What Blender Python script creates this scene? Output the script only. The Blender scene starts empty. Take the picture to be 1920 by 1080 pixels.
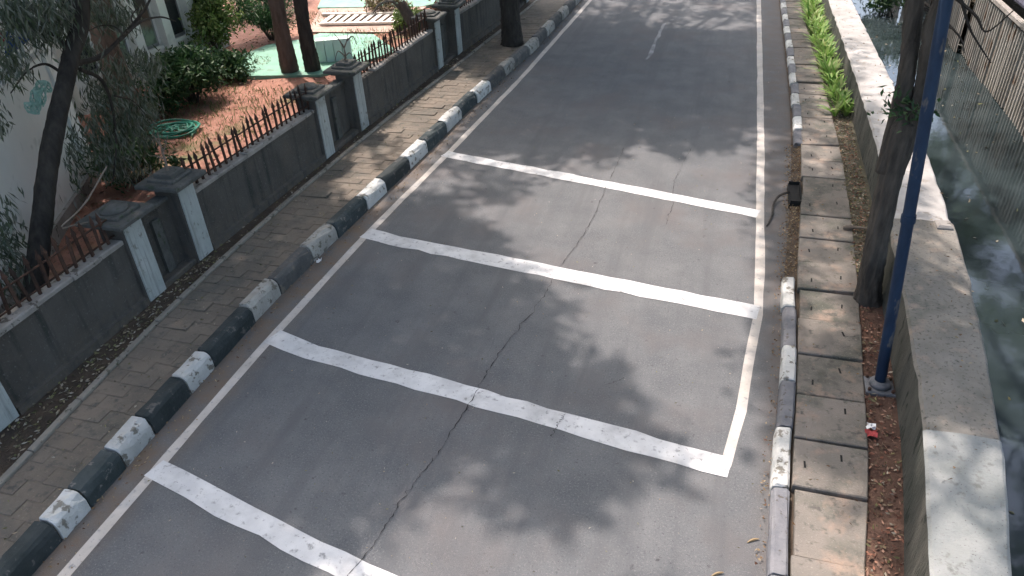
import bpy, math, random
import numpy as np
from mathutils import Matrix, Vector

random.seed(7)
rng = np.random.default_rng(11)
SC = bpy.context.scene
COL = SC.collection

# ------------------------------------------------------------------ camera
CAM_H = 6.5
CAM_F = 1375.31                      # focal length in pixels of a 1920 px wide frame
CAM_R = np.array([[0.96225673, -0.11228461, 0.24789949],
                  [0.2683209, 0.54358113, -0.79531343],
                  [-0.04545203, 0.83181231, 0.55319291]])   # columns: camera x, y, z axes
cam_data = bpy.data.cameras.new('camera')
cam_data.sensor_width = 36.0
cam_data.lens = 36.0 * CAM_F / 1920.0
cam_data.clip_end = 1000.0
cam = bpy.data.objects.new('camera', cam_data)
COL.objects.link(cam)
m4 = Matrix.Identity(4)
for i in range(3):
    for j in range(3):
        m4[i][j] = float(CAM_R[i, j])
m4[2][3] = CAM_H
cam.matrix_world = m4
SC.camera = cam

# ------------------------------------------------------------------ sky, sun, exposure
SUN = np.array([-0.34, 0.37, 0.87]); SUN /= np.linalg.norm(SUN)    # towards the sun
world = bpy.data.worlds.new('World'); SC.world = world
world.use_nodes = True
wn = world.node_tree.nodes; wl = world.node_tree.links
bg = wn['Background']; bg.inputs['Strength'].default_value = 0.15
sky = wn.new('ShaderNodeTexSky'); sky.sky_type = 'NISHITA'; sky.sun_disc = False
sky.sun_elevation = math.asin(SUN[2]); sky.sun_rotation = math.atan2(SUN[0], SUN[1])
sky.air_density = 1.0; sky.dust_density = 5.0; sky.ozone_density = 1.0
wl.new(sky.outputs[0], bg.inputs[0])
sun_data = bpy.data.lights.new('sun', 'SUN'); sun_data.energy = 2.05
sun_data.angle = math.radians(1.0); sun_data.color = (1.0, 0.875, 0.825)
sun_o = bpy.data.objects.new('sun', sun_data); COL.objects.link(sun_o)
sun_o.rotation_euler = Vector(-SUN).to_track_quat('-Z', 'Y').to_euler()
sun_o.location = (0, 0, 30)
SC.view_settings.view_transform = 'Standard'
SC.view_settings.look = 'None'
SC.view_settings.exposure = 1.65
SC.view_settings.gamma = 1.0
SC.cycles.use_denoising = True
SC.cycles.max_bounces = 5
SC.cycles.diffuse_bounces = 3
SC.cycles.use_adaptive_sampling = True
SC.cycles.adaptive_threshold = 0.02


# ------------------------------------------------------------------ helpers
def G(px, py, z=0.0):
    """the point of the place at height z that is seen at a pixel of the 1920 px photo"""
    d = CAM_R @ np.array([px - 960.0, 540.0 - py, -CAM_F]); t = (z - CAM_H) / d[2]
    return np.array([0, 0, CAM_H]) + t * d


def RX(px, py, x):
    """the point at world x seen at a pixel"""
    d = CAM_R @ np.array([px - 960.0, 540.0 - py, -CAM_F]); t = x / d[0]
    return np.array([0, 0, CAM_H]) + t * d


def RY(px, py, y):
    d = CAM_R @ np.array([px - 960.0, 540.0 - py, -CAM_F]); t = y / d[1]
    return np.array([0, 0, CAM_H]) + t * d


def to_px(p):
    """pixels of an array of points (n,3)"""
    c = (np.asarray(p) - np.array([0, 0, CAM_H])) @ CAM_R
    return np.stack([960 + CAM_F * c[:, 0] / -c[:, 2], 540 - CAM_F * c[:, 1] / -c[:, 2]], 1), -c[:, 2]


ORG = {}


def mesh_data(name, V, F, mat, smooth=False):
    me = bpy.data.meshes.new(name)
    me.from_pydata([tuple(map(float, v)) for v in V], [], [tuple(int(i) for i in f) for f in F])
    if mat: me.materials.append(mat)
    if smooth: me.shade_smooth()
    me.update()
    return me


def obj(name, V, F, mat, parent=None, smooth=False, loc=None):
    """one mesh object; V in world coordinates (loc = its origin when it has no parent)"""
    o0 = ORG[parent] if parent is not None else (np.zeros(3) if loc is None else np.array(loc, float))
    V = np.asarray(V, float) - o0
    o = bpy.data.objects.new(name, mesh_data(name, V, F, mat, smooth))
    COL.objects.link(o)
    if parent is not None: o.parent = parent
    else: o.location = o0
    ORG[o] = o0
    return o


def piece(name, me, loc, parent=None, rot=(0, 0, 0), scale=(1, 1, 1)):
    """an object that shares mesh data with its likes"""
    o = bpy.data.objects.new(name, me); COL.objects.link(o)
    o0 = ORG[parent] if parent is not None else np.zeros(3)
    o.location = np.array(loc, float) - o0; o.rotation_euler = rot; o.scale = scale
    if parent is not None: o.parent = parent
    return o


def thing(name, label, cat, loc, group=None):
    o = bpy.data.objects.new(name, None); COL.objects.link(o); o.empty_display_size = 0.2
    o.location = loc; ORG[o] = np.array(loc, float)
    return tag(o, label, cat, group)


def tag(o, label, cat, group=None):
    o['label'] = label; o['category'] = cat
    if group: o['group'] = group
    return o


def kind(o, k, label=None, cat=None):
    o['kind'] = k
    if label: o['label'] = label
    if cat: o['category'] = cat
    return o


def box(x0, x1, y0, y1, z0, z1):
    V = [(x, y, z) for z in (z0, z1) for y in (y0, y1) for x in (x0, x1)]
    F = [(0, 2, 3, 1), (4, 5, 7, 6), (0, 1, 5, 4), (2, 6, 7, 3), (0, 4, 6, 2), (1, 3, 7, 5)]
    return V, F


def join(parts):
    V, F = [], []
    for v, f in parts:
        n = len(V); V += [tuple(p) for p in v]; F += [tuple(i + n for i in q) for q in f]
    return V, F


def bevel_box(x0, x1, y0, y1, z0, z1, b):
    """box with chamfered upper edges"""
    V = [(x0, y0, z0), (x1, y0, z0), (x1, y1, z0), (x0, y1, z0),
         (x0, y0, z1 - b), (x1, y0, z1 - b), (x1, y1, z1 - b), (x0, y1, z1 - b),
         (x0 + b, y0 + b, z1), (x1 - b, y0 + b, z1), (x1 - b, y1 - b, z1), (x0 + b, y1 - b, z1)]
    F = [(3, 2, 1, 0), (0, 1, 5, 4), (1, 2, 6, 5), (2, 3, 7, 6), (3, 0, 4, 7),
         (4, 5, 9, 8), (5, 6, 10, 9), (6, 7, 11, 10), (7, 4, 8, 11), (8, 9, 10, 11)]
    return V, F


def bark_tube(path, radii, n=40, rings=70, depth=.09, seed=0):
    """a trunk with ridged bark, scars and swellings"""
    P = curve_pts(path, rings); R = np.interp(np.linspace(0, 1, rings), np.linspace(0, 1, len(radii)), radii)
    V, F = tube(P, R, n)
    q = random.Random(seed); ph = [q.uniform(0, 6.3) for _ in range(12)]
    out = []
    for i in range(rings):
        s = i / (rings - 1) * np.linalg.norm(np.array(path[-1]) - np.array(path[0]))
        for k in range(n):
            t = 2 * math.pi * k / n; w = t + .35 * math.sin(s * 2.3 + ph[0]) + .12 * math.sin(s * 9 + ph[1])
            d = .5 * math.sin(9 * w + ph[2] + 1.4 * math.sin(s * 5 + ph[3])) + .35 * math.sin(15 * w + ph[4] + 2.0 * math.sin(s * 8 + ph[5])) + .5 * math.sin(2 * w + s * 1.9 + ph[6]) + .4 * math.sin(3 * w - s * 3.1 + ph[7]) + q.gauss(0, .35)
            v = np.array(V[i * n + k]); c = np.array(P[i]); out.append(c + (v - c) * (1 + depth * d))
    return out, F


def tube(path, radii, n=10, caps=True, wob=0.0):
    path = [np.array(p, float) for p in path]; V, F = [], []
    ref = np.array([0.31, 0.83, 0.2])
    for i, p in enumerate(path):
        a = path[max(i - 1, 0)]; b = path[min(i + 1, len(path) - 1)]
        d = b - a; d /= (np.linalg.norm(d) + 1e-9)
        u = np.cross(d, ref); u /= (np.linalg.norm(u) + 1e-9); v = np.cross(d, u)
        for k in range(n):
            t = 2 * math.pi * k / n
            r = radii[i] * (1 + (wob * (random.random() - .5) if wob else 0))
            V.append(p + r * (math.cos(t) * u + math.sin(t) * v))
    for i in range(len(path) - 1):
        for k in range(n):
            a, b = i * n + k, i * n + (k + 1) % n
            F.append((a, b, b + n, a + n))
    if caps:
        F.append(tuple(range(n - 1, -1, -1))); F.append(tuple(range((len(path) - 1) * n, len(path) * n)))
    return V, F


def curve_pts(pts, n):
    """Catmull-Rom through pts"""
    P = [np.array(p, float) for p in pts]; P = [2 * P[0] - P[1]] + P + [2 * P[-1] - P[-2]]
    out = []
    m = len(P) - 3
    for i in range(n):
        s = i / (n - 1) * m; k = min(int(s), m - 1); t = s - k
        a, b, c, d = P[k:k + 4]
        out.append(.5 * ((2 * b) + (-a + c) * t + (2 * a - 5 * b + 4 * c - d) * t * t + (-a + 3 * b - 3 * c + d) * t ** 3))
    return out


def lathe(profile, cx, cy, n=20):
    V, F = [], []
    for r, z in profile:
        for k in range(n):
            t = 2 * math.pi * k / n; V.append((cx + r * math.cos(t), cy + r * math.sin(t), z))
    for i in range(len(profile) - 1):
        for k in range(n):
            a, b = i * n + k, i * n + (k + 1) % n; F.append((a, b, b + n, a + n))
    F.append(tuple(range(n - 1, -1, -1))); F.append(tuple(range((len(profile) - 1) * n, len(profile) * n)))
    return V, F


def strip(ptsA, ptsB):
    """sheet between two polylines"""
    n = len(ptsA); V = list(ptsA) + list(ptsB)
    return V, [(i, n + i, n + i + 1, i + 1) for i in range(n - 1)]


def X(tab):
    ys = [t[1] for t in tab]; xs = [t[0] for t in tab]
    def f(y):
        return float(np.interp(y, ys, xs))
    def g(y):
        return (f(y - .7) + 2 * f(y) + f(y + .7)) / 4
    return g


def fast_mesh(name, V, F, mat, smooth=False):
    """V (n,3) float array, F (m,k) int array"""
    me = bpy.data.meshes.new(name)
    V = np.ascontiguousarray(V, np.float32); F = np.ascontiguousarray(F, np.int32)
    k = F.shape[1]
    me.vertices.add(len(V)); me.vertices.foreach_set('co', V.ravel())
    me.loops.add(F.size); me.loops.foreach_set('vertex_index', F.ravel())
    me.polygons.add(len(F)); me.polygons.foreach_set('loop_start', np.arange(0, F.size, k, dtype=np.int32))
    me.polygons.foreach_set('loop_total', np.full(len(F), k, np.int32))
    if mat: me.materials.append(mat)
    me.update(calc_edges=True)
    return me


def leaves(name, C, D, L, Wd, mat, parent=None, loc=None, fold=.18):
    """folded diamond leaves: centres C, directions D (n,3), lengths L, widths Wd"""
    n = len(C)
    D = D / (np.linalg.norm(D, axis=1, keepdims=True) + 1e-9)
    R = rng.normal(size=(n, 3)); S = np.cross(D, R); S /= (np.linalg.norm(S, axis=1, keepdims=True) + 1e-9)
    N = np.cross(S, D)
    L = np.broadcast_to(L, n)[:, None]; Wd = np.broadcast_to(Wd, n)[:, None]
    a = C - D * L / 2; b = C + D * L / 2; mid = C + D * L * -.05 + N * Wd * fold
    V = np.stack([a, mid + S * Wd / 2 - N * Wd * fold * 2, b, mid - S * Wd / 2 - N * Wd * fold * 2], 1).reshape(-1, 3)
    i = np.arange(n) * 4
    F = np.concatenate([np.stack([i, i + 1, i + 2], 1), np.stack([i, i + 2, i + 3], 1)])
    o0 = ORG[parent] if parent is not None else (np.zeros(3) if loc is None else np.array(loc, float))
    o = bpy.data.objects.new(name, fast_mesh(name, V - o0, F, mat)); COL.objects.link(o)
    if parent is not None: o.parent = parent
    else: o.location = o0
    ORG[o] = o0
    return o


# ------------------------------------------------------------------ materials
def mat(name, c1, c2=None, scale=6.0, rough=.85, bump=0.0, bscale=None, vary=0.0, spots=None, spot_scale=40.0,
        spot_at=.62, spec=.3, stretch=None, detail=6.0, translucent=0.0, metal=0.0, extra=None):
    m = bpy.data.materials.new(name); m.use_nodes = True
    nt = m.node_tree; N = nt.nodes; Lk = nt.links
    b = N['Principled BSDF']; b.inputs['Roughness'].default_value = rough
    b.inputs['Specular IOR Level'].default_value = spec; b.inputs['Metallic'].default_value = metal
    geo = N.new('ShaderNodeNewGeometry'); pos = geo.outputs['Position']
    if stretch:
        mp = N.new('ShaderNodeMapping'); mp.inputs['Scale'].default_value = stretch
        Lk.new(pos, mp.inputs['Vector']); vec = mp.outputs[0]
    else:
        vec = pos
    def noise(sc, det=6.0, v=None):
        n = N.new('ShaderNodeTexNoise'); n.inputs['Scale'].default_value = sc; n.inputs['Detail'].default_value = det
        n.inputs['Roughness'].default_value = .62
        Lk.new(v or vec, n.inputs['Vector']); return n.outputs['Fac']
    def ramp(fac, lo, hi):
        r = N.new('ShaderNodeMapRange'); r.inputs['From Min'].default_value = lo; r.inputs['From Max'].default_value = hi
        Lk.new(fac, r.inputs['Value']); return r.outputs[0]
    def mix(fac, a, c, mode='MIX'):
        x = N.new('ShaderNodeMix'); x.data_type = 'RGBA'; x.blend_type = mode
        if isinstance(fac, float): x.inputs['Factor'].default_value = fac
        else: Lk.new(fac, x.inputs['Factor'])
        for s, v in ((x.inputs['A'], a), (x.inputs['B'], c)):
            if isinstance(v, tuple): s.default_value = (*v, 1) if len(v) == 3 else v
            else: Lk.new(v, s)
        return x.outputs['Result']
    m['_'] = 0
    c = mix(ramp(noise(scale, detail), .36, .66), tuple(c1), tuple(c2 or c1))
    if spots is not None:
        c = mix(ramp(noise(spot_scale, 3.0), spot_at, spot_at + .07), c, tuple(spots))
    if extra:
        c = extra(N, Lk, c, mix, ramp, noise, pos)
    if vary:
        oi = N.new('ShaderNodeObjectInfo')
        r = ramp(oi.outputs['Random'], 0.0, 1.0)
        h = N.new('ShaderNodeHueSaturation'); Lk.new(c, h.inputs['Color'])
        mr = N.new('ShaderNodeMapRange'); mr.inputs['To Min'].default_value = 1 - vary; mr.inputs['To Max'].default_value = 1 + vary
        Lk.new(oi.outputs['Random'], mr.inputs['Value']); Lk.new(mr.outputs[0], h.inputs['Value']); c = h.outputs[0]
    Lk.new(c, b.inputs['Base Color'])
    if bump:
        bp = N.new('ShaderNodeBump'); bp.inputs['Strength'].default_value = bump; bp.inputs['Distance'].default_value = .03
        Lk.new(noise(bscale or scale * 6, 8.0), bp.inputs['Height']); Lk.new(bp.outputs[0], b.inputs['Normal'])
    if translucent:
        tr = N.new('ShaderNodeBsdfTranslucent'); Lk.new(c, tr.inputs['Color'])
        ms = N.new('ShaderNodeMixShader'); ms.inputs[0].default_value = translucent
        Lk.new(b.outputs[0], ms.inputs[1]); Lk.new(tr.outputs[0], ms.inputs[2])
        Lk.new(ms.outputs[0], N['Material Output'].inputs['Surface'])
    del m['_']
    return m


def leaf_mat(name, cs, translucent=.35, rough=.55):
    """leaf colours that differ from leaf to leaf"""
    m = bpy.data.materials.new(name); m.use_nodes = True
    N = m.node_tree.nodes; Lk = m.node_tree.links; b = N['Principled BSDF']
    b.inputs['Roughness'].default_value = rough; b.inputs['Specular IOR Level'].default_value = .35
    g = N.new('ShaderNodeNewGeometry'); r = N.new('ShaderNodeValToRGB')
    e = r.color_ramp.elements
    while len(e) < len(cs): e.new(.5)
    for i, c in enumerate(cs):
        e[i].position = i / max(len(cs) - 1, 1); e[i].color = (*c, 1)
    Lk.new(g.outputs['Random Per Island'], r.inputs[0]); Lk.new(r.outputs[0], b.inputs['Base Color'])
    if translucent:
        tr = N.new('ShaderNodeBsdfTranslucent'); Lk.new(r.outputs[0], tr.inputs['Color'])
        ms = N.new('ShaderNodeMixShader'); ms.inputs[0].default_value = translucent
        Lk.new(b.outputs[0], ms.inputs[1]); Lk.new(tr.outputs[0], ms.inputs[2])
        Lk.new(ms.outputs[0], N['Material Output'].inputs['Surface'])
    return m


def asphalt_extra(N, Lk, c, mix, ramp, noise, pos):
    c = mix(ramp(noise(160.0, 2.0, pos), .60, .70), c, (.235, .225, .22))     # pale aggregate
    c = mix(ramp(noise(210.0, 2.0, pos), .62, .72), c, (.05, .05, .052))      # pits
    c = mix(ramp(noise(45.0, 4.0, pos), .55, .66), c, (.180, .176, .172))     # coarse stone
    c = mix(ramp(noise(38.0, 4.0, pos), .58, .70), c, (.064, .067, .070))
    c = mix(ramp(noise(.55, 5.0, pos), .50, .72), c, (.125, .116, .112))      # worn, dusty patches
    mp = N.new('ShaderNodeMapping'); mp.inputs['Scale'].default_value = (2.2, .14, 1); Lk.new(pos, mp.inputs['Vector'])
    c = mix(ramp(noise(1.0, 6.0, mp.outputs[0]),   .50, .74), c, (.098, .101, .103))   # tyre-dark streaks along the lanes
    c = mix(ramp(noise(6.5, 4.0, pos), .66, .74), c, (.062, .062, .062))      # oil drips
    sx = N.new('ShaderNodeSeparateXYZ'); Lk.new(pos, sx.inputs[0])
    n2 = noise(2.2, 6.0, pos)
    for lo, hi in ((-5.75, -6.25), (.75, 1.15)):                               # silt washed to both gutters
        e = ramp(sx.outputs['X'], lo, hi)
        mu = N.new('ShaderNodeMath'); mu.operation = 'MULTIPLY'; mu.use_clamp = True
        Lk.new(e, mu.inputs[0]); Lk.new(ramp(n2, .30, .62), mu.inputs[1])
        c = mix(mu.outputs[0], c, (.150, .115, .085) if lo < 0 else (.122, .108, .098))
    return c


M = {}
M['asphalt'] = mat('asphalt', (.098, .104, .107), (.138, .142, .142), 1.3, .9, .4, 90, extra=asphalt_extra)
def worn_paint(N, Lk, c, mix, ramp, noise, pos):
    c = mix(ramp(noise(2.0, 8.0, pos), .50, .74), c, (.36, .36, .35))
    c = mix(ramp(noise(11.0, 8.0, pos), .57, .68), c, (.27, .27, .265))
    c = mix(ramp(noise(40.0, 5.0, pos), .63, .72), c, (.22, .22, .215))
    return c
M['road_paint'] = mat('road_paint', (.50, .50, .49), (.62, .62, .60), 2.5, .8, .2, 90, extra=worn_paint)
M['edge_paint'] = mat('edge_paint', (.40, .37, .325), (.54, .505, .455), 1.6, .85, .2, 90, extra=worn_paint)
M['faded_paint'] = mat('faded_paint', (.14, .14, .14), (.26, .26, .255), 3.0, .85, .2, 90, extra=worn_paint)
M['crack'] = mat('crack_dark', (.018, .018, .018), (.035, .033, .03), 30, .95)
M['kerb_white'] = mat('kerb_white', (.44, .45, .42), (.58, .58, .55), 3.0, .85, .7, 22, vary=.16, spots=(.19, .18, .15), spot_scale=7, spot_at=.56)
M['kerb_black'] = mat('kerb_black', (.026, .036, .036), (.052, .062, .062), 4.0, .8, .5, 22, vary=.3, spots=(.15, .14, .125), spot_scale=8, spot_at=.61)
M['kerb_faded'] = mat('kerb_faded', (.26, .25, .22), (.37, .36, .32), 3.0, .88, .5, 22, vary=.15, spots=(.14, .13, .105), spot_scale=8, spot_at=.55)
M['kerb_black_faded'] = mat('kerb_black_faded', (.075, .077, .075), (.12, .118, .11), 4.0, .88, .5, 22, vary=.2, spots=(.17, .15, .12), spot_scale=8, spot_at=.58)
M['kerb_grey'] = mat('kerb_grey', (.13, .135, .145), (.19, .19, .195), 4.0, .85, .4, 22, vary=.15, spots=(.09, .08, .07), spot_scale=12, spot_at=.60)
M['mortar'] = mat('mortar', (.115, .103, .085), (.165, .142, .112), 8, .95, .4, 40)
def paver_dirt(N, Lk, c, mix, ramp, noise, pos):
    c = mix(ramp(noise(1.7, 7.0, pos), .47, .66), c, (.125, .118, .098))
    c = mix(ramp(noise(7.0, 6.0, pos), .54, .68), c, (.095, .094, .078))
    return mix(ramp(noise(30.0, 5.0, pos), .58, .68), c, (.22, .19, .15))
M['paver'] = mat('paver', (.145, .128, .104), (.215, .180, .140), 1.1, .9, .6, 45, vary=.07, extra=paver_dirt)
M['edge_strip'] = mat('edge_strip', (.22, .205, .17), (.31, .28, .23), 3, .9, .4, 40, vary=.15, spots=(.12, .115, .09), spot_scale=9, spot_at=.58)
M['soil'] = mat('soil', (.060, .048, .037), (.105, .078, .055), 5, .95, .9, 35, spots=(.16, .11, .06), spot_scale=26, spot_at=.64)
M['dark_soil'] = mat('dark_soil', (.062, .060, .042), (.10, .090, .062), 5, .95, .9, 35, spots=(.17, .15, .10), spot_scale=20, spot_at=.60)
M['red_soil'] = mat('red_soil', (.082, .048, .036), (.128, .076, .054), 4, .95, .9, 35, spots=(.18, .12, .085), spot_scale=24, spot_at=.62)
def stained(N, Lk, c, mix, ramp, noise, pos):
    c = mix(ramp(noise(1.5, 7.0, pos), .50, .66), c, (.085, .088, .070))
    c = mix(ramp(noise(3.1, 6.0, pos), .53, .68), c, (.26, .20, .155))
    c = mix(ramp(noise(9.0, 6.0, pos), .56, .70), c, (.085, .082, .07))
    c = mix(ramp(noise(40.0, 4.0, pos), .60, .70), c, (.24, .22, .19))
    return c
M['slab'] = mat('slab', (.152, .140, .120), (.205, .182, .155), 1.7, .88, .5, 60, vary=.2, extra=stained)
M['hole_shade'] = mat('painted_hole_shade', (.01, .01, .01), (.02, .02, .018), 20, .95)  # near-black stands in for the shade inside the slots and drain hole
def mossy(N, Lk, c, mix, ramp, noise, pos):
    c = mix(ramp(noise(1.1, 6.0, pos), .54, .70), c, (.10, .105, .085))
    c = mix(ramp(noise(4.0, 6.0, pos), .55, .68), c, (.27, .225, .18))
    c = mix(ramp(noise(22.0, 4.0, pos), .56, .68), c, (.085, .082, .07))
    return c
M['canal_concrete'] = mat('canal_concrete', (.165, .155, .132), (.235, .220, .190), 2.4, .9, .6, 30, extra=mossy)
def pale_stain(N, Lk, c, mix, ramp, noise, pos):
    c = mix(ramp(noise(1.6, 7.0, pos), .52, .70), c, (.19, .205, .19))
    c = mix(ramp(noise(9.0, 6.0, pos), .58, .70), c, (.15, .155, .14))
    return mix(ramp(noise(45.0, 4.0, pos), .62, .70), c, (.10, .10, .09))
M['canal_concrete_pale'] = mat('canal_concrete_pale', (.20, .215, .205), (.265, .275, .262), 2.0, .9, .5, 30, extra=pale_stain)
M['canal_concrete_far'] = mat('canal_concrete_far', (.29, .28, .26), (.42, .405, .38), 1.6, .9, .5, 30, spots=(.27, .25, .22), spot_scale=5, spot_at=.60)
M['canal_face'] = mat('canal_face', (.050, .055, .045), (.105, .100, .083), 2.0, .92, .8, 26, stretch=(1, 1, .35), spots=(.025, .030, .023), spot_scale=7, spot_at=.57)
def wall_wear(N, Lk, c, mix, ramp, noise, pos):
    mp = N.new('ShaderNodeMapping'); mp.inputs['Scale'].default_value = (6.0, 6.0, .5); Lk.new(pos, mp.inputs['Vector'])
    c = mix(ramp(noise(1.0, 6.0, mp.outputs[0]), .50, .68), c, (.052, .056, .052))      # run-off streaks
    c = mix(ramp(noise(1.4, 6.0, pos), .54, .68), c, (.120, .108, .092))                # brown patches
    sx = N.new('ShaderNodeSeparateXYZ'); Lk.new(pos, sx.inputs[0])
    mu = N.new('ShaderNodeMath'); mu.operation = 'MULTIPLY'; mu.use_clamp = True
    Lk.new(ramp(sx.outputs['Z'], .55, .18), mu.inputs[0]); Lk.new(ramp(noise(5.0, 6.0, pos), .40, .62), mu.inputs[1])
    c = mix(mu.outputs[0], c, (.145, .122, .095))                                       # splashed earth
    return mix(ramp(noise(24.0, 4.0, pos), .60, .70), c, (.16, .155, .145))
M['wall_render'] = mat('wall_render', (.088, .084, .074), (.122, .115, .102), 1.6, .92, 1.0, 45, extra=wall_wear)
M['coping'] = mat('coping', (.24, .225, .20), (.36, .34, .31), 3, .9, .5, 30, vary=.12, spots=(.11, .10, .085), spot_scale=8, spot_at=.58)
M['cap_stone'] = mat('cap_stone', (.075, .078, .072), (.125, .125, .115), 4, .9, .6, 30, spots=(.06, .075, .05), spot_scale=9, spot_at=.58)
def pillar_wear(N, Lk, c, mix, ramp, noise, pos):
    mp = N.new('ShaderNodeMapping'); mp.inputs['Scale'].default_value = (14.0, 14.0, .9); Lk.new(pos, mp.inputs['Vector'])
    c = mix(ramp(noise(1.0, 6.0, mp.outputs[0]), .50, .70), c, (.25, .27, .25))
    c = mix(ramp(noise(7.0, 6.0, pos), .58, .68), c, (.20, .20, .175))
    return mix(ramp(noise(2.0, 6.0, pos), .56, .72), c, (.28, .29, .26))
M['pillar_white'] = mat('pillar_white', (.37, .41, .39), (.46, .49, .47), 1.8, .85, .5, 30, extra=pillar_wear)
M['iron'] = mat('rusty_iron', (.036, .024, .019), (.088, .044, .028), 9, .75, .3, 60, vary=.35)
M['bark'] = mat('bark', (.042, .037, .031), (.100, .086, .070), 9, .95, 1.0, 22, stretch=(1, 1, .22))
M['bark_brown'] = mat('bark_brown', (.085, .062, .048), (.150, .112, .088), 9, .95, 1.0, 22, stretch=(1, 1, .22))
M['bark_dark'] = mat('bark_dark', (.030, .027, .024), (.062, .055, .046), 9, .95, 1.0, 22, stretch=(1, 1, .22))
M['blue_paint'] = mat('blue_paint', (.009, .022, .048), (.017, .038, .074), 6, .6, .15, 30, spots=(.09, .085, .08), spot_scale=7, spot_at=.60, spec=.25, stretch=(1, 1, .4))
M['pole_base'] = mat('pole_base', (.10, .105, .11), (.16, .16, .165), 14, .7, .3, 50)
M['white_wall'] = mat('white_wall', (.72, .75, .71), (.80, .82, .78), .9, .8, .15, 30, spots=(.62, .65, .61), spot_scale=1.6, spot_at=.58)
M['grey_panel'] = mat('grey_panel', (.16, .165, .17), (.24, .245, .25), 3, .6)
M['glass'] = mat('window_glass', (.03, .035, .04), (.05, .055, .06), 4, .12, spec=.6)
M['mint'] = mat('mint_paint', (.15, .33, .24), (.21, .40, .30), 1.2, .7, .15, 30, spots=(.17, .28, .21), spot_scale=3, spot_at=.55)
M['mint_pale'] = mat('mint_pale', (.58, .74, .67), (.68, .80, .74), 2, .7)
M['pale_stripe'] = mat('pale_stripe', (.62, .57, .50), (.72, .68, .62), 6, .75, vary=.1)
M['pink_path'] = mat('pink_path', (.36, .24, .20), (.46, .34, .28), 3, .9, .3, 30, spots=(.30, .25, .16), spot_scale=9, spot_at=.60)
M['hose'] = mat('hose_green', (.02, .17, .115), (.035, .24, .165), 12, .4, spec=.5)
M['netting'] = mat('netting', (.26, .48, .41), (.44, .64, .57), 18, .55)
M['blue_sign'] = mat('blue_sign', (.015, .05, .17), (.022, .07, .22), 4, .5)
M['red_sign'] = mat('red_sign', (.20, .015, .02), (.28, .02, .03), 4, .5)
M['white_paint'] = mat('white_paint', (.72, .72, .70), (.80, .80, .78), 4, .6)
M['corrugated'] = mat('corrugated_sheet', (.23, .215, .185), (.36, .34, .30), 2.2, .65, .15, 30, vary=.14, stretch=(1, 1, .3), spots=(.15, .095, .06), spot_scale=4, spot_at=.58)
M['dark_roof'] = mat('dark_roof', (.03, .03, .05), (.05, .05, .075), 6, .7)
M['bare_twig'] = mat('bare_twig', (.16, .13, .10), (.24, .20, .16), 20, .9, vary=.2)
M['litter_white'] = mat('litter_white', (.72, .72, .70), (.80, .80, .78), 30, .6)
M['litter_red'] = mat('litter_red', (.35, .05, .05), (.45, .09, .08), 30, .6)
M['ground'] = mat('ground_dirt', (.085, .075, .055), (.13, .115, .085), 1.2, .95, .5, 20)
M['canopy_leaf'] = leaf_mat('canopy_leaf', [(.06, .10, .03), (.09, .15, .045), (.12, .19, .06)], .5)
M['willow_leaf'] = leaf_mat('willow_leaf', [(.05, .072, .048), (.085, .11, .075), (.25, .27, .235), (.065, .10, .045), (.16, .18, .145)], .3)
M['shrub_leaf'] = leaf_mat('shrub_leaf', [(.020, .052, .022), (.035, .085, .030), (.065, .125, .045)], .25)
M['yellow_leaf'] = leaf_mat('light_shrub_leaf', [(.07, .13, .03), (.13, .19, .05), (.16, .20, .07)], .3)
M['lily_leaf'] = leaf_mat('lily_leaf', [(.09, .20, .03), (.15, .30, .05), (.24, .38, .09), (.32, .36, .14)], .3)
M['dry_leaf'] = leaf_mat('dry_leaf', [(.09, .05, .03), (.17, .10, .05), (.26, .18, .09), (.34, .27, .16), (.13, .055, .035)], .1, .8)
M['pale_leaf'] = leaf_mat('pale_litter', [(.16, .13, .09), (.30, .24, .15), (.42, .38, .30), (.10, .08, .055), (.22, .22, .09), (.07, .06, .045)], .1, .8)
M['red_leaf'] = leaf_mat('red_litter', [(.17, .075, .048), (.28, .13, .085), (.38, .24, .17), (.10, .05, .035), (.22, .17, .10)], .1, .8)
M['grass'] = leaf_mat('grass_blade', [(.06, .11, .03), (.10, .15, .045), (.19, .18, .08)], .25)


def water_material():
    m = bpy.data.materials.new('canal_water'); m.use_nodes = True
    N = m.node_tree.nodes; Lk = m.node_tree.links; b = N['Principled BSDF']
    b.inputs['Base Color'].default_value = (.026, .040, .040, 1)
    b.inputs['Roughness'].default_value = .06; b.inputs['IOR'].default_value = 1.33
    b.inputs['Specular IOR Level'].default_value = 1.0
    g = N.new('ShaderNodeNewGeometry')
    n = N.new('ShaderNodeTexNoise'); n.inputs['Scale'].default_value = 1.5; n.inputs['Detail'].default_value = 3
    Lk.new(g.outputs['Position'], n.inputs['Vector'])
    n2 = N.new('ShaderNodeTexNoise'); n2.inputs['Scale'].default_value = .5; n2.inputs['Detail'].default_value = 4
    Lk.new(g.outputs['Position'], n2.inputs['Vector'])
    r = N.new('ShaderNodeValToRGB'); r.color_ramp.elements[0].color = (.018, .027, .029, 1)
    r.color_ramp.elements[1].color = (.034, .047, .050, 1); r.color_ramp.elements[0].position = .4; r.color_ramp.elements[1].position = .65
    Lk.new(n2.outputs['Fac'], r.inputs[0]); Lk.new(r.outputs[0], b.inputs['Base Color'])
    bp = N.new('ShaderNodeBump'); bp.inputs['Strength'].default_value = .12; bp.inputs['Distance'].default_value = .03
    Lk.new(n.outputs['Fac'], bp.inputs['Height']); Lk.new(bp.outputs[0], b.inputs['Normal'])
    return m


M['water'] = water_material()

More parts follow.
